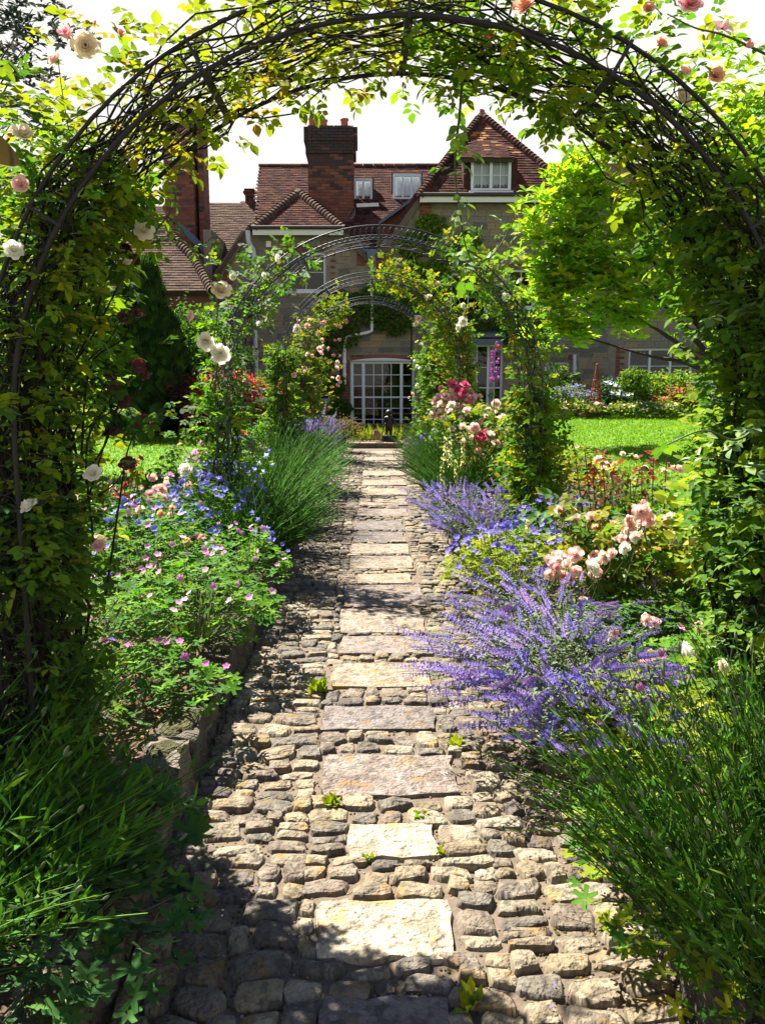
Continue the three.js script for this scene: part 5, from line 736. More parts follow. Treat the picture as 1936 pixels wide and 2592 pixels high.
bloomsAt(rr1, [[1188, 1215], [1200, 1228], [1212, 1212], [1222, 1225], [1232, 1208], [1215, 1240], [1228, 1245], [1206, 1205], [1282, 1218], [1290, 1205], [1278, 1235], [1296, 1225], [1288, 1245], [1240, 1222], [1345, 1150], [1352, 1135], [1340, 1165], [1360, 1158], [1372, 1140], [1385, 1125], [1366, 1112], [1390, 1108], [1345, 1182], [1330, 1195], [1375, 1165], [1310, 1205], [1194, 1240], [1238, 1235], [1300, 1212], [1355, 1122], [1398, 1118], [1382, 1150], [1320, 1186], [1276, 1208]], 4.55, 0.046, 'blush');
bloomsAt(rr1, [[1196, 1222], [1226, 1232], [1284, 1226], [1356, 1148], [1378, 1130], [1350, 1172], [1405, 1100], [1395, 1090]], 4.57, 0.03, 'pink');
const rr2 = roseBush('blush rose bush in front of the right arch leg', 1.9, -4.8, 0.6, 0.4, { colors: [...G.lime, ...G.rose], blooms: [['blush', 9, 0.04], ['cream', 4, 0.034]] });
bloomsAt(rr2, [[1312, 1370, 4.0], [1306, 1382, 4], [1318, 1355, 4], [1390, 1340, 4.1], [1402, 1352, 4.1], [1382, 1330, 4.1], [1402, 1405, 3.9], [1396, 1422, 3.9], [1412, 1418, 3.9], [1515, 1345, 3.7], [1508, 1365, 3.7], [1256, 1300, 4.6], [1520, 1240, 4.6], [1470, 1150, 5], [1490, 1165, 5], [1505, 1160, 5], [1445, 1145, 5], [1430, 1130, 5], [1460, 1175, 5], [1480, 1140, 5], [1510, 1185, 5], [1450, 1190, 5], [1525, 1150, 5]], 4.5, 0.038, 'blush'); bloomsAt(rr2, [[1482, 1420]], 3.6, 0.062, 'white');
const rr3 = roseBush('pink rose bush left of the second arch right leg', 1.35, -9.6, 1.05, 0.5, { colors: [...G.bush, ...G.roseGold], n: 340, blooms: [['blush', 14, 0.055], ['cream', 8, 0.05]] }); bloomsAt(rr3, [[1040, 940], [1052, 935], [1032, 948], [1046, 952]], 9.3, 0.06, 'hot'); bloomsAt(rr3, [[1020, 960], [1060, 945], [1010, 940], [1005, 930], [1070, 960], [1028, 975], [1042, 985], [1000, 955], [1022, 925]], 9.3, 0.06, 'blush');
const rr4 = roseBush('pink rose bush with hot pink blooms further along on the right', 1.25, -11.6, 1.2, 0.5, { n: 300, blooms: [['blush', 18, 0.065], ['pink', 6, 0.06]] }); bloomsAt(rr4, [[988, 840], [1000, 832], [996, 850], [980, 836], [1005, 845]], 11.2, 0.075, 'hot'); bloomsAt(rr4, [[1002, 878]], 11.2, 0.085, 'hot'); bloomsAt(rr4, [[940, 880], [950, 890], [962, 870], [975, 860], [985, 880], [935, 895], [958, 900], [970, 890], [945, 868], [1020, 860]], 11.3, 0.075, 'blush');
const rr5 = roseBush('small white and pink rose bush beside the right lawn', 2.35, -7.6, 0.7, 0.45, { colors: [...G.roseGold, ...G.red], blooms: [['blush', 8, 0.042], ['cream', 6, 0.04]] });
lavender('green lavender mound on the right, before the second arch', 1.08, -9.2, 0.42, 0.66, 460, { lean: [-0.05, 0], spread: 0.6, thick: 1.7, leaves: 6, colors: G.lav });
lavender('green lavender mound on the right, behind the second arch', 1.1, -10.6, 0.42, 0.66, 420, { lean: [-0.04, 0], spread: 0.55, thick: 2, leaves: 6 });
lavender('green lavender mound on the right, before the third arch', 1.15, -12.2, 0.42, 0.66, 380, { lean: [-0.04, 0], spread: 0.5, thick: 2.2, leaves: 5 });
catmint('purple catmint at the far right end of the path', 1.15, -14.0, 0.45, 0.6, 70, { size: 1.5, own: 70 });
lavender('green lavender by the right end of the path', 1.3, -15.6, 0.45, 0.6, 280, { spread: 0.5, thick: 2.4, leaves: 4, colors: [...G.lav, ...G.lime] });
shrub('leafy plants behind the roses on the right', V(1.75, BED, -12.8), V(0.6, 0.9, 1.6), 1600, { size: 0.08, colors: G.rose, flowers: [['blush', 24, 0.045], ['cream', 14, 0.04]] });
shrub('mixed plants between the catmints and the right lawn', V(2.3, BED, -6.2), V(0.6, 0.5, 1.0), 1300, { size: 0.06, colors: [...G.fresh, ...G.blueGreen], flowers: [['yellow', 30, 0.018], ['violet', 16, 0.022]] });
shrub('yellow green leaves around the right leg of the near arch', V(2.05, BED, -4.35), V(0.42, 1.3, 0.4), 1500, { geo: roseLeaf, size: 0.07, colors: G.lime, clumps: 60, up: 1 });
shrub('green filler leaves at the foot of the second arch right leg', V(1.85, BED, -8.7), V(0.5, 0.7, 0.6), 1100, { size: 0.06, colors: [...G.rose, ...G.roseGold], flowers: [['peach', 8, 0.035]] });
function spires(label, list, d, h, n, mt, s, name = 'pale_spires', cat = 'flower spires') { const o = at(list[0][0], list[0][1], d), t = thing(name, label, cat, V(o.x, BED, o.z)), m = new MB(); for (const [x, y] of list) { const tip = at(x, y, d).sub(t.position); m.tube([V(tip.x, 0, tip.z), V(tip.x + 0.01, tip.y * 0.5, tip.z), tip], 0.005, 0.002, 4); const w = new MB(); for (let k = 0; k < n; k++) { const q = k / n, a = k * 2.4; w.geo(geraniumFlower, new THREE.Matrix4().compose(V(tip.x + Math.cos(a) * s * 0.7, tip.y - h * q, tip.z + Math.sin(a) * s * 0.7), look(V(Math.cos(a), 0.4, Math.sin(a))), V(s, s, s).multiplyScalar(0.6 + 0.5 * q))); } part(t, 'flower_spire', w.build(), P[mt]); } part(t, 'stem', m.build(), M.stalk); return t; }
spires('pale yellow flower spires among the violet cranesbills', [[1060, 1135], [1072, 1128], [1040, 1150], [1140, 1120]], 6.0, 0.12, 16, 'yellow', 0.016);
spires('cream flower spires against the right lawn', [[1312, 1015], [1330, 1035], [1344, 1020], [1300, 1060], [1285, 1040], [1266, 1070]], 6.4, 0.22, 18, 'yellow', 0.016);
spires('cream flower spires beside the right lavender', [[962, 940], [972, 950], [1000, 945], [955, 985], [985, 990]], 9.0, 0.3, 18, 'yellow', 0.02);
{ const t = thing('foxglove', 'purple foxglove spire beside the right leg of the second arch', 'foxglove', V(1.6, BED, -9.7)), m = new MB(), tip = at(1069, 738, 9.6).sub(t.position); m.tube([V(tip.x, 0, tip.z), V(tip.x, tip.y, tip.z)], 0.012, 0.004, 6); part(t, 'stem', m.build(), M.stalk); for (let k = 0; k < 26; k++) { const q = k / 26, a = R(-1.2, 1.2) + 1.57; bloom(t, V(tip.x + Math.cos(a) * 0.03, tip.y - 0.42 * q, tip.z + Math.sin(a) * 0.03).add(t.position), V(Math.cos(a), -0.7, Math.sin(a)), lerp(0.016, 0.03, q), P.purple, bellFlower, 'bell'); } }
{ // red young shoots of the rose by the right lawn
  const t = thing('rose_shoots', 'tall red leaved rose shoots in front of the right lawn', 'rose shoots', V(1.9, BED, -5.4)), m = new MB(), S = new Scatter(); for (const [x, y] of [[1240, 965], [1262, 970], [1275, 985], [1300, 1000], [1385, 1010], [1410, 990], [1360, 1035], [1440, 960], [1295, 1040], [1250, 1050], [1400, 1070], [1235, 1080]]) { const p = at(x, y, 5.3).sub(t.position); m.tube([V(p.x * 0.7, 0, 0), V(p.x * 0.9, p.y * 0.6, p.z), p], 0.006, 0.003, 5); for (let k = 0; k < 13; k++) S.add(V(p.x * R(0.93, 1), p.y * R(0.55, 1.02), p.z).add(V(R(-0.06, 0.06), 0, R(-0.05, 0.05))), rdir(), rdir(), R(0.035, 0.06), tint([...G.red, ...G.roseDark, [0.2, 0.24, 0.16]])); } part(t, 'stem', m.build(), M.redCane); S.build(t, 'foliage', roseLeaf, LEAFSHINY);
}
// small weeds in the joints of the path
for (const [x, y, s, lb] of [[692, 1500, 0.09, 'bright green weed tuft growing in the path beside the bluish slab'], [722, 1742, 0.05, 'tiny weed in the joint left under the broad purple slab'], [910, 1770, 0.04, 'tiny mossy weed near the sunlit small slab'], [977, 1615, 0.06, 'weed leaning out at the edge under the right catmint'], [1018, 2180, 0.06, 'small weed on the path at the bottom right'], [950, 1848, 0.035, 'seedling right of the small pale slab'], [796, 1860, 0.03, 'seedling at the lower edge of the small pale slab']]) { const p = onY(x, y, 0.01), t = thing('weed', lb, 'weed', p), S = new Scatter(); for (let k = 0; k < 22; k++) S.add(V(gs() * s * 0.25, 0, gs() * s * 0.25), V(gs(), 1, gs()), rdir(), s * R(0.5, 1.2), tint(G.lime)); S.build(t, 'foliage', ovalLeaf, LEAF); }
{ const S = new Scatter(); for (let k = 0; k < 70; k++) { const z = -R(1.9, 7), right = rnd() < 0.6, x = right ? R(0.3, 0.8) : R(-0.62, 0.3); S.add(V(x, 0.035, z), V(R(-1, 1), 0, R(-1, 1)), V(R(-0.3, 0.3), 1, R(-0.3, 0.3)), R(0.008, 0.014), tint([[0.2, 0.16, 0.7], [0.24, 0.2, 0.8], [0.8, 0.75, 0.7]], 0.1)); } const o = S.build(null, 'fallen_petals', tinyLeaf, PETALS); o.userData.label = 'fallen blue and white petals scattered on the path stones'; o.userData.category = 'petals'; }
// ---------------------------------------------------------------- behind the lawns
shrub('bright green rounded shrub at the left edge of the lawn', at(190, 940, 11.5).setY(0.2), V(0.42, 3.0, 0.6), 5200, { size: 0.13, colors: [...G.fresh, ...G.rose], clumps: 90, spread: 0.3, up: 1.2 });
shrub('large leafy shrub behind the near arch on the left', at(-20, 940, 10.5).setY(0.2), V(1.15, 3.6, 1.1), 6500, { size: 0.12, colors: [...G.rose, ...G.fresh], clumps: 110, spread: 0.28, up: 1 });
shrub('yellow green shrub far left behind the arch leg', at(-60, 1050, 7.5).setY(0.2), V(0.9, 1.6, 0.9), 3000, { size: 0.08, colors: G.lime, clumps: 60 });
const feather = (() => { const m = new MB(); for (let k = -3; k <= 3; k++) m.geo(narrow, new THREE.Matrix4().makeRotationZ(k * 0.24).scale(V(1.2, 1 - 0.09 * Math.abs(k), 1)).setPosition(0, 0.04 * Math.abs(k), 0)); return m.build(); })();
{ // the columnar conifer
  const o = at(330, 925, 17.5); o.y = 0.3; const t = thing('conifer', 'dark green columnar conifer in front of the lower tiled range', 'conifer', o), S = new Scatter(), m = new MB(); m.tube([V(0, 0, 0), V(0.02, 1.5, 0), V(0, 2.9, 0)], 0.09, 0.02, 8); part(t, 'trunk', m.build(), M.bark);
  const lobes = [[0, 0, 0.62, 2.3, 0], [-0.1, 0.05, 0.5, 3.35, 0.9], [0.22, 0.1, 0.48, 2.35, 0.5], [-0.3, 0.1, 0.45, 2.0, 0.3]];
  for (let k = 0; k < 9000; k++) { const [cx, cz, r, top, b] = pick(lobes), y = lerp(b * 0.4, top, Math.pow(rnd(), 0.8)), q = y / top, rr = r * Math.pow(Math.sin(Math.PI * clamp(0.12 + 0.86 * q, 0, 1)), 0.45) * (R(0.72, 1.0) + 0.16 * Math.sin(y * 9 + pick([0, 2, 4]))*rnd()), a = R(0, 6.28), n = V(Math.cos(a), 0, Math.sin(a)); S.add(V(cx + n.x * rr, y, cz + n.z * rr), V(n.x * 0.4 + R(-0.3, 0.3), 1, n.z * 0.4 + R(-0.3, 0.3)), V(n.x, 0.2, n.z).add(V(R(-0.7, 0.7), 0, R(-0.7, 0.7))), R(0.14, 0.34), tint(G.conifer, 0.35)); }
  S.build(t, 'foliage', feather, LEAFDULL);
}
shrub('dark evergreen hedge mass behind the red maples', at(430, 950, 19.5).setY(0.2), V(1.0, 2.6, 0.8), 5000, { geo: tinyLeaf, size: 0.09, colors: G.yew, clumps: 110, mat: LEAFDULL, name: 'hedge', cat: 'hedge' });
shrub('dark green laurel to the left of the conifer', at(225, 950, 18.5).setY(0.2), V(1.3, 1.7, 0.9), 4000, { size: 0.13, colors: [...G.yew, ...G.roseDark], clumps: 90 });
shrub('yellow green bushy shrub right of the conifer', at(425, 900, 18.6).setY(0.6), V(0.6, 2.4, 0.6), 2200, { geo: tinyLeaf, size: 0.09, colors: [...G.ivy, ...G.fresh], clumps: 60, spread: 0.35 });
shrub('dark purple dome shaped maple', at(425, 945, 17.4).setY(0.25), V(0.8, 1.3, 0.6), 5000, { geo: longLeaf, size: 0.09, colors: G.maplePurple, clumps: 100, up: 1.2, name: 'maple', cat: 'maple', spread: 0.25 });
shrub('orange red dome shaped maple behind the second arch', at(530, 945, 16.6).setY(0.25), V(1.0, 1.3, 0.6), 7000, { geo: longLeaf, size: 0.085, colors: [...G.mapleRed, ...G.mapleRed, ...G.maplePurple], clumps: 110, up: 1.2, name: 'maple', cat: 'maple', spread: 0.24 });
{ // ferns in front of the conifer
  const o = at(318, 935, 16.2); o.y = 0.3; const t = thing('fern', 'pale green fern clump with long fronds in front of the conifer', 'fern', o), S = new Scatter(), m = new MB(); for (let k = 0; k < 34; k++) { const a = R(0, 6.28), L = R(0.5, 1.0), f = (s) => V(Math.cos(a) * L * 0.7 * s, 0.1 + L * (1.2 * s - 0.55 * s * s), Math.sin(a) * L * 0.7 * s); m.tube(line(6, f), 0.006, 0.002, 3); for (let j = 2; j < 22; j++) for (const q of [-1, 1]) { const s = j / 22; S.add(f(s), V(-Math.sin(a) * q + Math.cos(a) * 0.5, R(-0.2, 0.2), Math.cos(a) * q + Math.sin(a) * 0.5), UP, 0.16 * (1 - s) + 0.03, tint([[0.1, 0.24, 0.06], [0.15, 0.3, 0.07], [0.2, 0.34, 0.1]])); } } part(t, 'stem', m.build(), M.stalk); S.build(t, 'frond', ovalLeaf, LEAF); bloom(t, at(398, 995, 16).setY(0.9), V(0, 0.3, 1), 0.05, P.white, SINGLE, 'flower');
}
shrub('dark low ground shrubs along the back of the left lawn', at(330, 950, 17.9).setY(0.25), V(2.6, 0.75, 0.5), 3800, { size: 0.1, colors: [...G.yew, ...G.roseDark], clumps: 90, stems: false });
// the big leafy tree on the right
function rosetteTree(label, base, crown, { n = 3000, size = 0.15, colors = G.magnolia, trunkR = 0.17, name = 'tree', limbs = 26, holes = 0.3, lean = V(0, 0, 0), cat = 'tree', mat = LEAFSHINY } = {}) {
  const t = thing(name, label, cat, base), S = new Scatter(), m = new MB(), tips = [];
  for (const [cx, cy, cz, rx, ry, rz, w] of crown) for (let k = 0; k < limbs * w; k++) { const d = rdir(), q = Math.pow(rnd(), 0.25); tips.push(V(cx + d.x * rx * q, cy + d.y * ry * q, cz + d.z * rz * q)); }
  const fork = V(lean.x * 0.4, 1.1, lean.z * 0.4), tr = new MB(); tr.tube([V(0, -0.1, 0), V(lean.x * 0.15, 0.5, 0), fork], trunkR, trunkR * 0.8, 10); part(t, 'trunk', tr.build(), M.bark);
  for (const p of tips) { if (rnd() < 0.9) continue; const mid = fork.clone().lerp(p, 0.45).add(V(R(-0.15, 0.15), R(0, 0.3), R(-0.15, 0.15))); m.tube(new THREE.CatmullRomCurve3([fork, fork.clone().lerp(mid, 0.6).add(V(R(-0.1, 0.1), 0.1, R(-0.1, 0.1))), mid, p]).getPoints(9), trunkR * R(0.25, 0.42), 0.007, 5); } part(t, 'limb', m.build(), M.bark);
  const per = n / tips.length;
  for (const p of tips) { const hub = p, sp = R(0.14, 0.34); for (let k = 0; k < per; k++) { const c = hub.clone().add(V(gs() * sp, gs() * sp * 0.95, gs() * sp)), o = c.clone().sub(hub).normalize().multiplyScalar(0.4).add(V(0, 0.9, 0)), cc = tint(colors, 0.15), ns = 6; for (let j = 0; j < ns; j++) { const a = j / ns * 6.28 + R(-0.4, 0.4), d = V(Math.cos(a), R(-0.5, 1), Math.sin(a)).addScaledVector(o, 0.45); S.add(c, d, V(-Math.cos(a) * 0.9 + R(-0.8, 0.8), R(0, 1), -Math.sin(a) * 0.9 + R(-0.4, 1.1)), size * R(0.7, 1.2), { r: cc.r * R(0.85, 1.15), g: cc.g * R(0.9, 1.1), b: cc.b }, size * 1.05); } } }
  S.build(t, 'crown', longLeaf, mat); return t;
}
{
  const o = at(1565, 1010, 13.6); o.y = 0.3; const c = (x, y, d) => at(x, y, d).sub(o), pc = (x, y, d, r, w, ry = r * 0.85) => { const p = c(x, y, d); return [p.x, p.y, p.z, r, ry, r * 0.55, w]; };
  rosetteTree('bushy bright green magnolia like tree beside the right lawn', o, [pc(1250, 400, 14, 0.55, 0.5), pc(1175, 470, 14, 0.42, 0.35), pc(1235, 560, 14, 0.6, 0.7), pc(1185, 610, 14, 0.4, 0.4), pc(1180, 540, 14, 0.35, 0.3), pc(1300, 660, 14, 0.75, 0.8, 0.6), pc(1200, 700, 14.2, 0.4, 0.35), pc(1360, 470, 13.8, 0.8, 0.9), pc(1300, 330, 14, 0.55, 0.5), pc(1430, 620, 13.6, 0.9, 1, 0.7), pc(1480, 420, 13.6, 1.0, 1), pc(1560, 600, 13.5, 1, 0.9, 0.8), pc(1620, 380, 13.6, 1.2, 1.1), pc(1600, 210, 13.8, 1.0, 0.8), pc(1700, 560, 13.5, 1.1, 0.8)], { n: 3000, size: 0.17, trunkR: 0.14, limbs: 19, colors: [[0.26, 0.52, 0.006], [0.35, 0.58, 0.008], [0.19, 0.43, 0.006], [0.43, 0.6, 0.01]], mat: LEAFTREE });
}
{ // dark open tree high on the left, beyond the arch
  const o = V(-8.2, 0.2, -13.5), c = (x, y, d, r, w) => { const p = at(x, y, d).sub(o); return [p.x, p.y, p.z, r, r * 0.8, r, w]; };
  rosetteTree('tall dark tree far left beyond the arch', o, [c(10, 40, 13.5, 0.9, 1), c(90, 60, 13.5, 0.7, 0.5), c(-80, 120, 13.5, 1.2, 1), c(30, 200, 13.2, 0.7, 0.6), c(-60, 330, 13, 1.2, 1.2), c(40, 420, 13, 0.6, 0.5), c(-150, -60, 13, 1.6, 1.2)], { n: 700, size: 0.13, colors: [[0.04, 0.06, 0.05], [0.05, 0.07, 0.055], [0.07, 0.08, 0.07]], trunkR: 0.25, limbs: 20, mat: LEAFDULL });
}
// the border in front of the house, right
const fb = (x, y, d) => { const p = at(x, y, d); p.y = lawnY(p.x, p.z) - 0.03; return p; };
shrub('low border of pale pink and bronze flowers along the far edge of the right lawn', fb(1230, 905, 18.1), V(1.1, 0.35, 0.3), 2200, { size: 0.06, colors: [...G.roseGold, ...G.fresh], clumps: 80, stems: false, flowers: [['blush', 130, 0.035], ['cream', 60, 0.03]], name: 'border_flowers', cat: 'border flowers' });
shrub('low green edging plants before the standard rose', fb(1400, 898, 18.1), V(1.1, 0.32, 0.3), 2200, { size: 0.06, colors: [...G.fresh, ...G.lime], clumps: 80, stems: false, flowers: [['blush', 50, 0.03], ['cream', 40, 0.03]], name: 'border_flowers', cat: 'border flowers' });
shrub('violet flowered catmint mound left of the rusty obelisk', fb(1235, 900, 18.7), V(0.45, 0.62, 0.4), 1400, { size: 0.06, colors: G.grey, flowers: [['violet', 130, 0.028]] });
shrub('white flowered mound behind the rusty obelisk', fb(1318, 895, 19.1), V(0.4, 0.72, 0.4), 1300, { size: 0.06, colors: G.blueGreen, flowers: [['white', 70, 0.045], ['violet', 40, 0.03]] });
shrub('broad light green mound under the big window', fb(1440, 895, 19.4), V(1.05, 0.85, 0.5), 4200, { size: 0.07, colors: [...G.fresh, ...G.lime], clumps: 110, flowers: [['white', 14, 0.03]] });
shrub('orange flowered azalea right of the green mound', fb(1470, 898, 18.6), V(0.5, 0.6, 0.35), 2000, { size: 0.06, colors: [...G.roseGold, ...G.red], flowers: [['orange', 130, 0.032]] });
shrub('pale leaved shrub at the right end of the house border', fb(1550, 890, 18.6), V(0.6, 0.8, 0.4), 2000, { size: 0.08, colors: G.grey });
shrub('dark green shrub beside the glazed door', fb(1208, 900, 19.6), V(0.34, 1.0, 0.3), 1600, { size: 0.07, colors: G.ivy });
{ const o = fb(1367, 905, 18.4), t = thing('standard_rose', 'round headed standard rose on a straight stem before the big window', 'standard rose', o), S = new Scatter(); part(t, 'trunk', new MB().tube([V(0, 0, 0), V(0.01, 0.5, 0)], 0.03, 0.025, 7).build(), M.bark); for (let k = 0; k < 1500; k++) { const d = rdir(), q = Math.pow(rnd(), 0.35) * R(0.85, 1.1); S.add(V(d.x * 0.34 * q, 0.78 + d.y * 0.28 * q, d.z * 0.34 * q), rdir(), d.clone().add(V(0, 0.4, 0)), R(0.04, 0.08), tint(G.ivy.concat(G.rose))); } S.build(t, 'foliage', plainLeaf, LEAF); }
{ const b = fb(1285, 893, 18.2), tip = at(1285, 788, 18.2), H = tip.y - b.y, t = thing('garden_obelisk', 'rusty iron garden obelisk in the house border', 'obelisk', b); for (let k = 0; k < 8; k++) { const a = k / 8 * 6.28; part(t, 'rod', new MB().tube([V(Math.cos(a) * 0.19, 0, Math.sin(a) * 0.19), V(Math.cos(a) * 0.012, H, Math.sin(a) * 0.012)], 0.011, 0.008, 6).build(), M.rust); } for (const q of [0.12, 0.32, 0.55, 0.72]) { const g = new THREE.TorusGeometry(0.19 * (1 - q) + 0.012, 0.012, 5, 24); g.rotateX(Math.PI / 2); g.translate(0, H * q, 0); part(t, 'hoop', g, M.rust); } part(t, 'finial', new THREE.SphereGeometry(0.03, 8, 6).translate(0, H, 0), M.rust); part(t, 'spiral', new MB().tube(line(70, (s) => { const r = 0.185 * (1 - s) + 0.012; return V(Math.cos(s * 40) * r, H * s, Math.sin(s * 40) * r); }), 0.007, 0.006, 4).build(), M.rust); }
// creepers on the house wall
function creeper(label, region, n, colors = G.ivy) { const t = thing('wall_creeper', label, 'creeper', V(0, 0, -HD)), S = new Scatter(), m = new MB(), c = region.map(([x, y, r]) => [hp(x, y).sub(t.position), r]); for (let k = 0; k < c.length - 1; k++) m.tube([c[k][0].clone().add(V(0, 0, 0.03)), c[k + 1][0].clone().add(V(0, 0, 0.05))], 0.012, 0.01, 4); m.tube([V(c[0][0].x, 0, 0.04), c[0][0].clone().add(V(0, 0, 0.03))], 0.02, 0.012, 5); part(t, 'stem', m.build(), M.bark); for (let k = 0; k < n; k++) { const [p, r] = pick(c), a = R(0, 6.28), q = Math.sqrt(rnd()) * r; S.add(V(p.x + Math.cos(a) * q, p.y + Math.sin(a) * q * 0.8, R(0.03, 0.2)), V(R(-1, 1), R(-1, 0.2), R(0, 0.6)), V(R(-0.5, 0.5), R(0, 1), 1), R(0.06, 0.12), tint(colors, 0.25)); } S.build(t, 'foliage', plainLeaf, LEAF); }
creeper('dark wisteria leaves above the garden door', [[735, 720, 0.5], [770, 670, 0.55], [810, 650, 0.5], [850, 690, 0.5], [720, 650, 0.45], [880, 660, 0.4], [700, 780, 0.35], [720, 830, 0.3], [735, 880, 0.3]], 3600);
creeper('green creeper on the stone gable, right of the rain hopper', [[890, 530, 0.4], [930, 490, 0.4], [960, 560, 0.45], [900, 590, 0.4], [940, 620, 0.4], [1010, 520, 0.3], [880, 640, 0.4]], 2600, [...G.ivy, ...G.rose]);
creeper('dark creeper over the canopy of the glazed door', [[1000, 700, 0.5], [1060, 705, 0.5], [1110, 710, 0.5], [1150, 720, 0.4]], 1500);
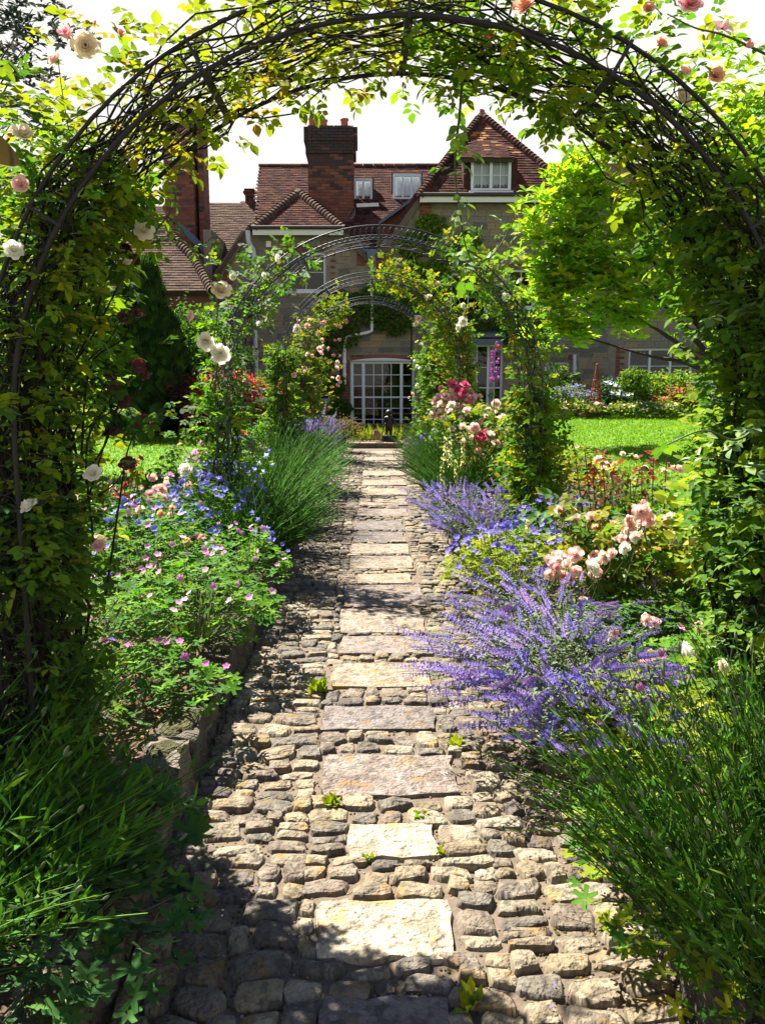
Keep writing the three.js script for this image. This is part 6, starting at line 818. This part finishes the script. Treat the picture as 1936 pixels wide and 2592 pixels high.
// statue at the end of the path
{
  const base = at(840, 958, 18.72), o = V(base.x, 0.24, -18.75), t = thing('statue', 'dark bronze statue of a child in a round cap at the end of the path', 'statue', o), top = at(840, 888, 18.72).y, H = top - 0.24, s = H / 0.92;
  const mat = M.bronze, mc = new MarchingCubes(72, mat, false, false, 60000), N = 72, caps = [];
  const cap = (a, b, r0, r1) => caps.push([V(...a), V(...b), r0, r1]);
  cap([0, 0.84, 0], [0.005, 0.845, 0.0], 0.072, 0.07); cap([0, 0.74, 0], [0, 0.8, 0], 0.035, 0.035); cap([-0.055, 0.69, 0], [0.055, 0.69, 0], 0.05, 0.05); cap([0, 0.66, 0], [0, 0.42, 0.0], 0.088, 0.095); cap([0, 0.5, 0], [0, 0.36, 0], 0.1, 0.115);
  cap([-0.05, 0.4, 0], [-0.06, 0.22, 0.015], 0.06, 0.046); cap([-0.06, 0.22, 0.015], [-0.062, 0.03, 0], 0.044, 0.03); cap([0.05, 0.4, 0], [0.05, 0.22, 0.0], 0.06, 0.046); cap([0.05, 0.22, 0], [0.052, 0.03, -0.01], 0.044, 0.03); cap([-0.062, 0.025, 0], [-0.07, 0.02, 0.07], 0.028, 0.024); cap([0.052, 0.025, -0.01], [0.06, 0.02, 0.06], 0.028, 0.024);
  cap([-0.1, 0.68, 0], [-0.135, 0.55, 0.01], 0.036, 0.03); cap([-0.135, 0.55, 0.01], [-0.1, 0.45, 0.08], 0.028, 0.022); cap([0.1, 0.68, 0], [0.15, 0.56, 0.0], 0.036, 0.03); cap([0.15, 0.56, 0], [0.16, 0.44, 0.05], 0.028, 0.024); cap([-0.1, 0.45, 0.08], [-0.085, 0.43, 0.1], 0.024, 0.022);
  const L = 0.52, cy = 0.46, seg = new THREE.Vector3(), q = new THREE.Vector3();
  for (let z = 0; z < N; z++) for (let y = 0; y < N; y++) for (let x = 0; x < N; x++) { q.set((x / N * 2 - 1) * L, (y / N * 2 - 1) * L + cy, (z / N * 2 - 1) * L); let d = 9; for (const [a, b, r0, r1] of caps) { seg.subVectors(b, a); const h = clamp(q.clone().sub(a).dot(seg) / seg.lengthSq(), 0, 1), e = q.distanceTo(a.clone().addScaledVector(seg, h)) - lerp(r0, r1, h), k = 0.025, hh = clamp(0.5 + 0.5 * (d - e) / k, 0, 1); d = lerp(d, e, hh) - k * hh * (1 - hh); } mc.field[x + y * N + z * N * N] = -d; }
  mc.isolation = 0; mc.update(); const g = new THREE.BufferGeometry(), n = mc.count; g.setAttribute('position', new THREE.BufferAttribute(mc.positionArray.slice(0, n * 3), 3)); g.setAttribute('normal', new THREE.BufferAttribute(mc.normalArray.slice(0, n * 3), 3)); g.setAttribute('uv', new THREE.BufferAttribute(new Float32Array(n * 2), 2)); g.scale(L, L, L); g.translate(0, cy, 0); g.scale(s * 1.3, s, s * 1.25); part(t, 'body', g, mat);
  const hat = new THREE.SphereGeometry(0.082, 16, 8, 0, 6.2832, 0, 1.7); hat.scale(1, 0.85, 1.05); hat.translate(0, 0.86, 0); hat.scale(s * 1.3, s * 1.05, s * 1.25); part(t, 'cap', hat, M.ironGrey); const brim = new THREE.TorusGeometry(0.083, 0.009, 5, 20); brim.rotateX(Math.PI / 2); brim.translate(0, 0.855, 0); brim.scale(s * 1.3, s * 1.05, s * 1.25); part(t, 'cap_brim', brim, M.ironGrey);
  part(t, 'face', (() => { const m = new MB(); m.geo(new THREE.SphereGeometry(0.014, 6, 5).scale(0.8, 1.3, 1).translate(0, 0.815, 0.07)); for (const k of [-1, 1]) { m.geo(new THREE.SphereGeometry(0.008, 5, 4).translate(k * 0.026, 0.835, 0.062)); m.geo(new THREE.SphereGeometry(0.014, 5, 4).scale(0.5, 1.2, 1).translate(k * 0.07, 0.825, 0)); } m.geo(new THREE.SphereGeometry(0.012, 5, 4).scale(1.4, 0.4, 0.6).translate(0, 0.785, 0.065)); const g2 = m.build(); g2.scale(s * 1.3, s, s * 1.25); return g2; })(), mat);
  part(t, 'plinth', new THREE.CylinderGeometry(0.16, 0.18, 0.16, 12).translate(0, -0.07, 0), M.bronze);
  const j = at(816, 952, 18.6), tt = thing('clay_jar', 'small clay jar lying at the feet of the statue', 'jar', V(j.x, 0.18, -18.62)); const jar = new THREE.LatheGeometry([[0.001, 0], [0.05, 0], [0.085, 0.07], [0.08, 0.14], [0.045, 0.18], [0.055, 0.2], [0.04, 0.2], [0.03, 0.17]].map((p) => new THREE.Vector2(...p)), 14); jar.rotateZ(0.25); part(tt, 'jar_body', jar, M.terracotta);
}
{ const t = thing('pond_plants', 'bright yellow green strap leaved plants left of the statue', 'plants', V(at(790, 950, 18.8).x, 0.12, -19.0)), S = new Scatter(); for (let k = 0; k < 160; k++) { const x = R(-0.45, 0.75); S.add(V(x, 0, R(-0.15, 0.15)), V(R(-0.5, 0.5), 1, R(-0.4, 0.4)), rdir(), R(0.15, 0.42), tint(G.lime), 0.4); } for (let k = 0; k < 220; k++) S.add(V(R(-0.4, 0.8), R(0.02, 0.2), R(-0.15, 0.2)), rdir(), UP, R(0.04, 0.07), tint(G.lime), 0.6); S.build(t, 'foliage', blade, LEAF); }
{ const t = thing('low_wall', 'low dark pond wall with pale coping before the garden door', 'low wall', V(0, 0, -20.6)); let x = -0.6; while (x < 2) { const w = R(0.4, 0.6); part(t, 'wall_stone', new THREE.BoxGeometry(w - 0.01, 0.24, 0.2).translate(x + w / 2, 0.22, 0), M.wallStone[1]); part(t, 'coping_stone', new THREE.BoxGeometry(w - 0.01, 0.04, 0.26).translate(x + w / 2, 0.363, 0), M.slab[2]); x += w; } }
console.log('instances and meshes', (() => { let i = 0, m = 0, t = 0; scene.traverse((o) => { if (o.isInstancedMesh) i += o.count; else if (o.isMesh) { m++; t += (o.geometry.index ? o.geometry.index.count : o.geometry.attributes.position.count) / 3; } }); return `${i} ${m} ${t}`; })());
renderer.render(scene, camera);
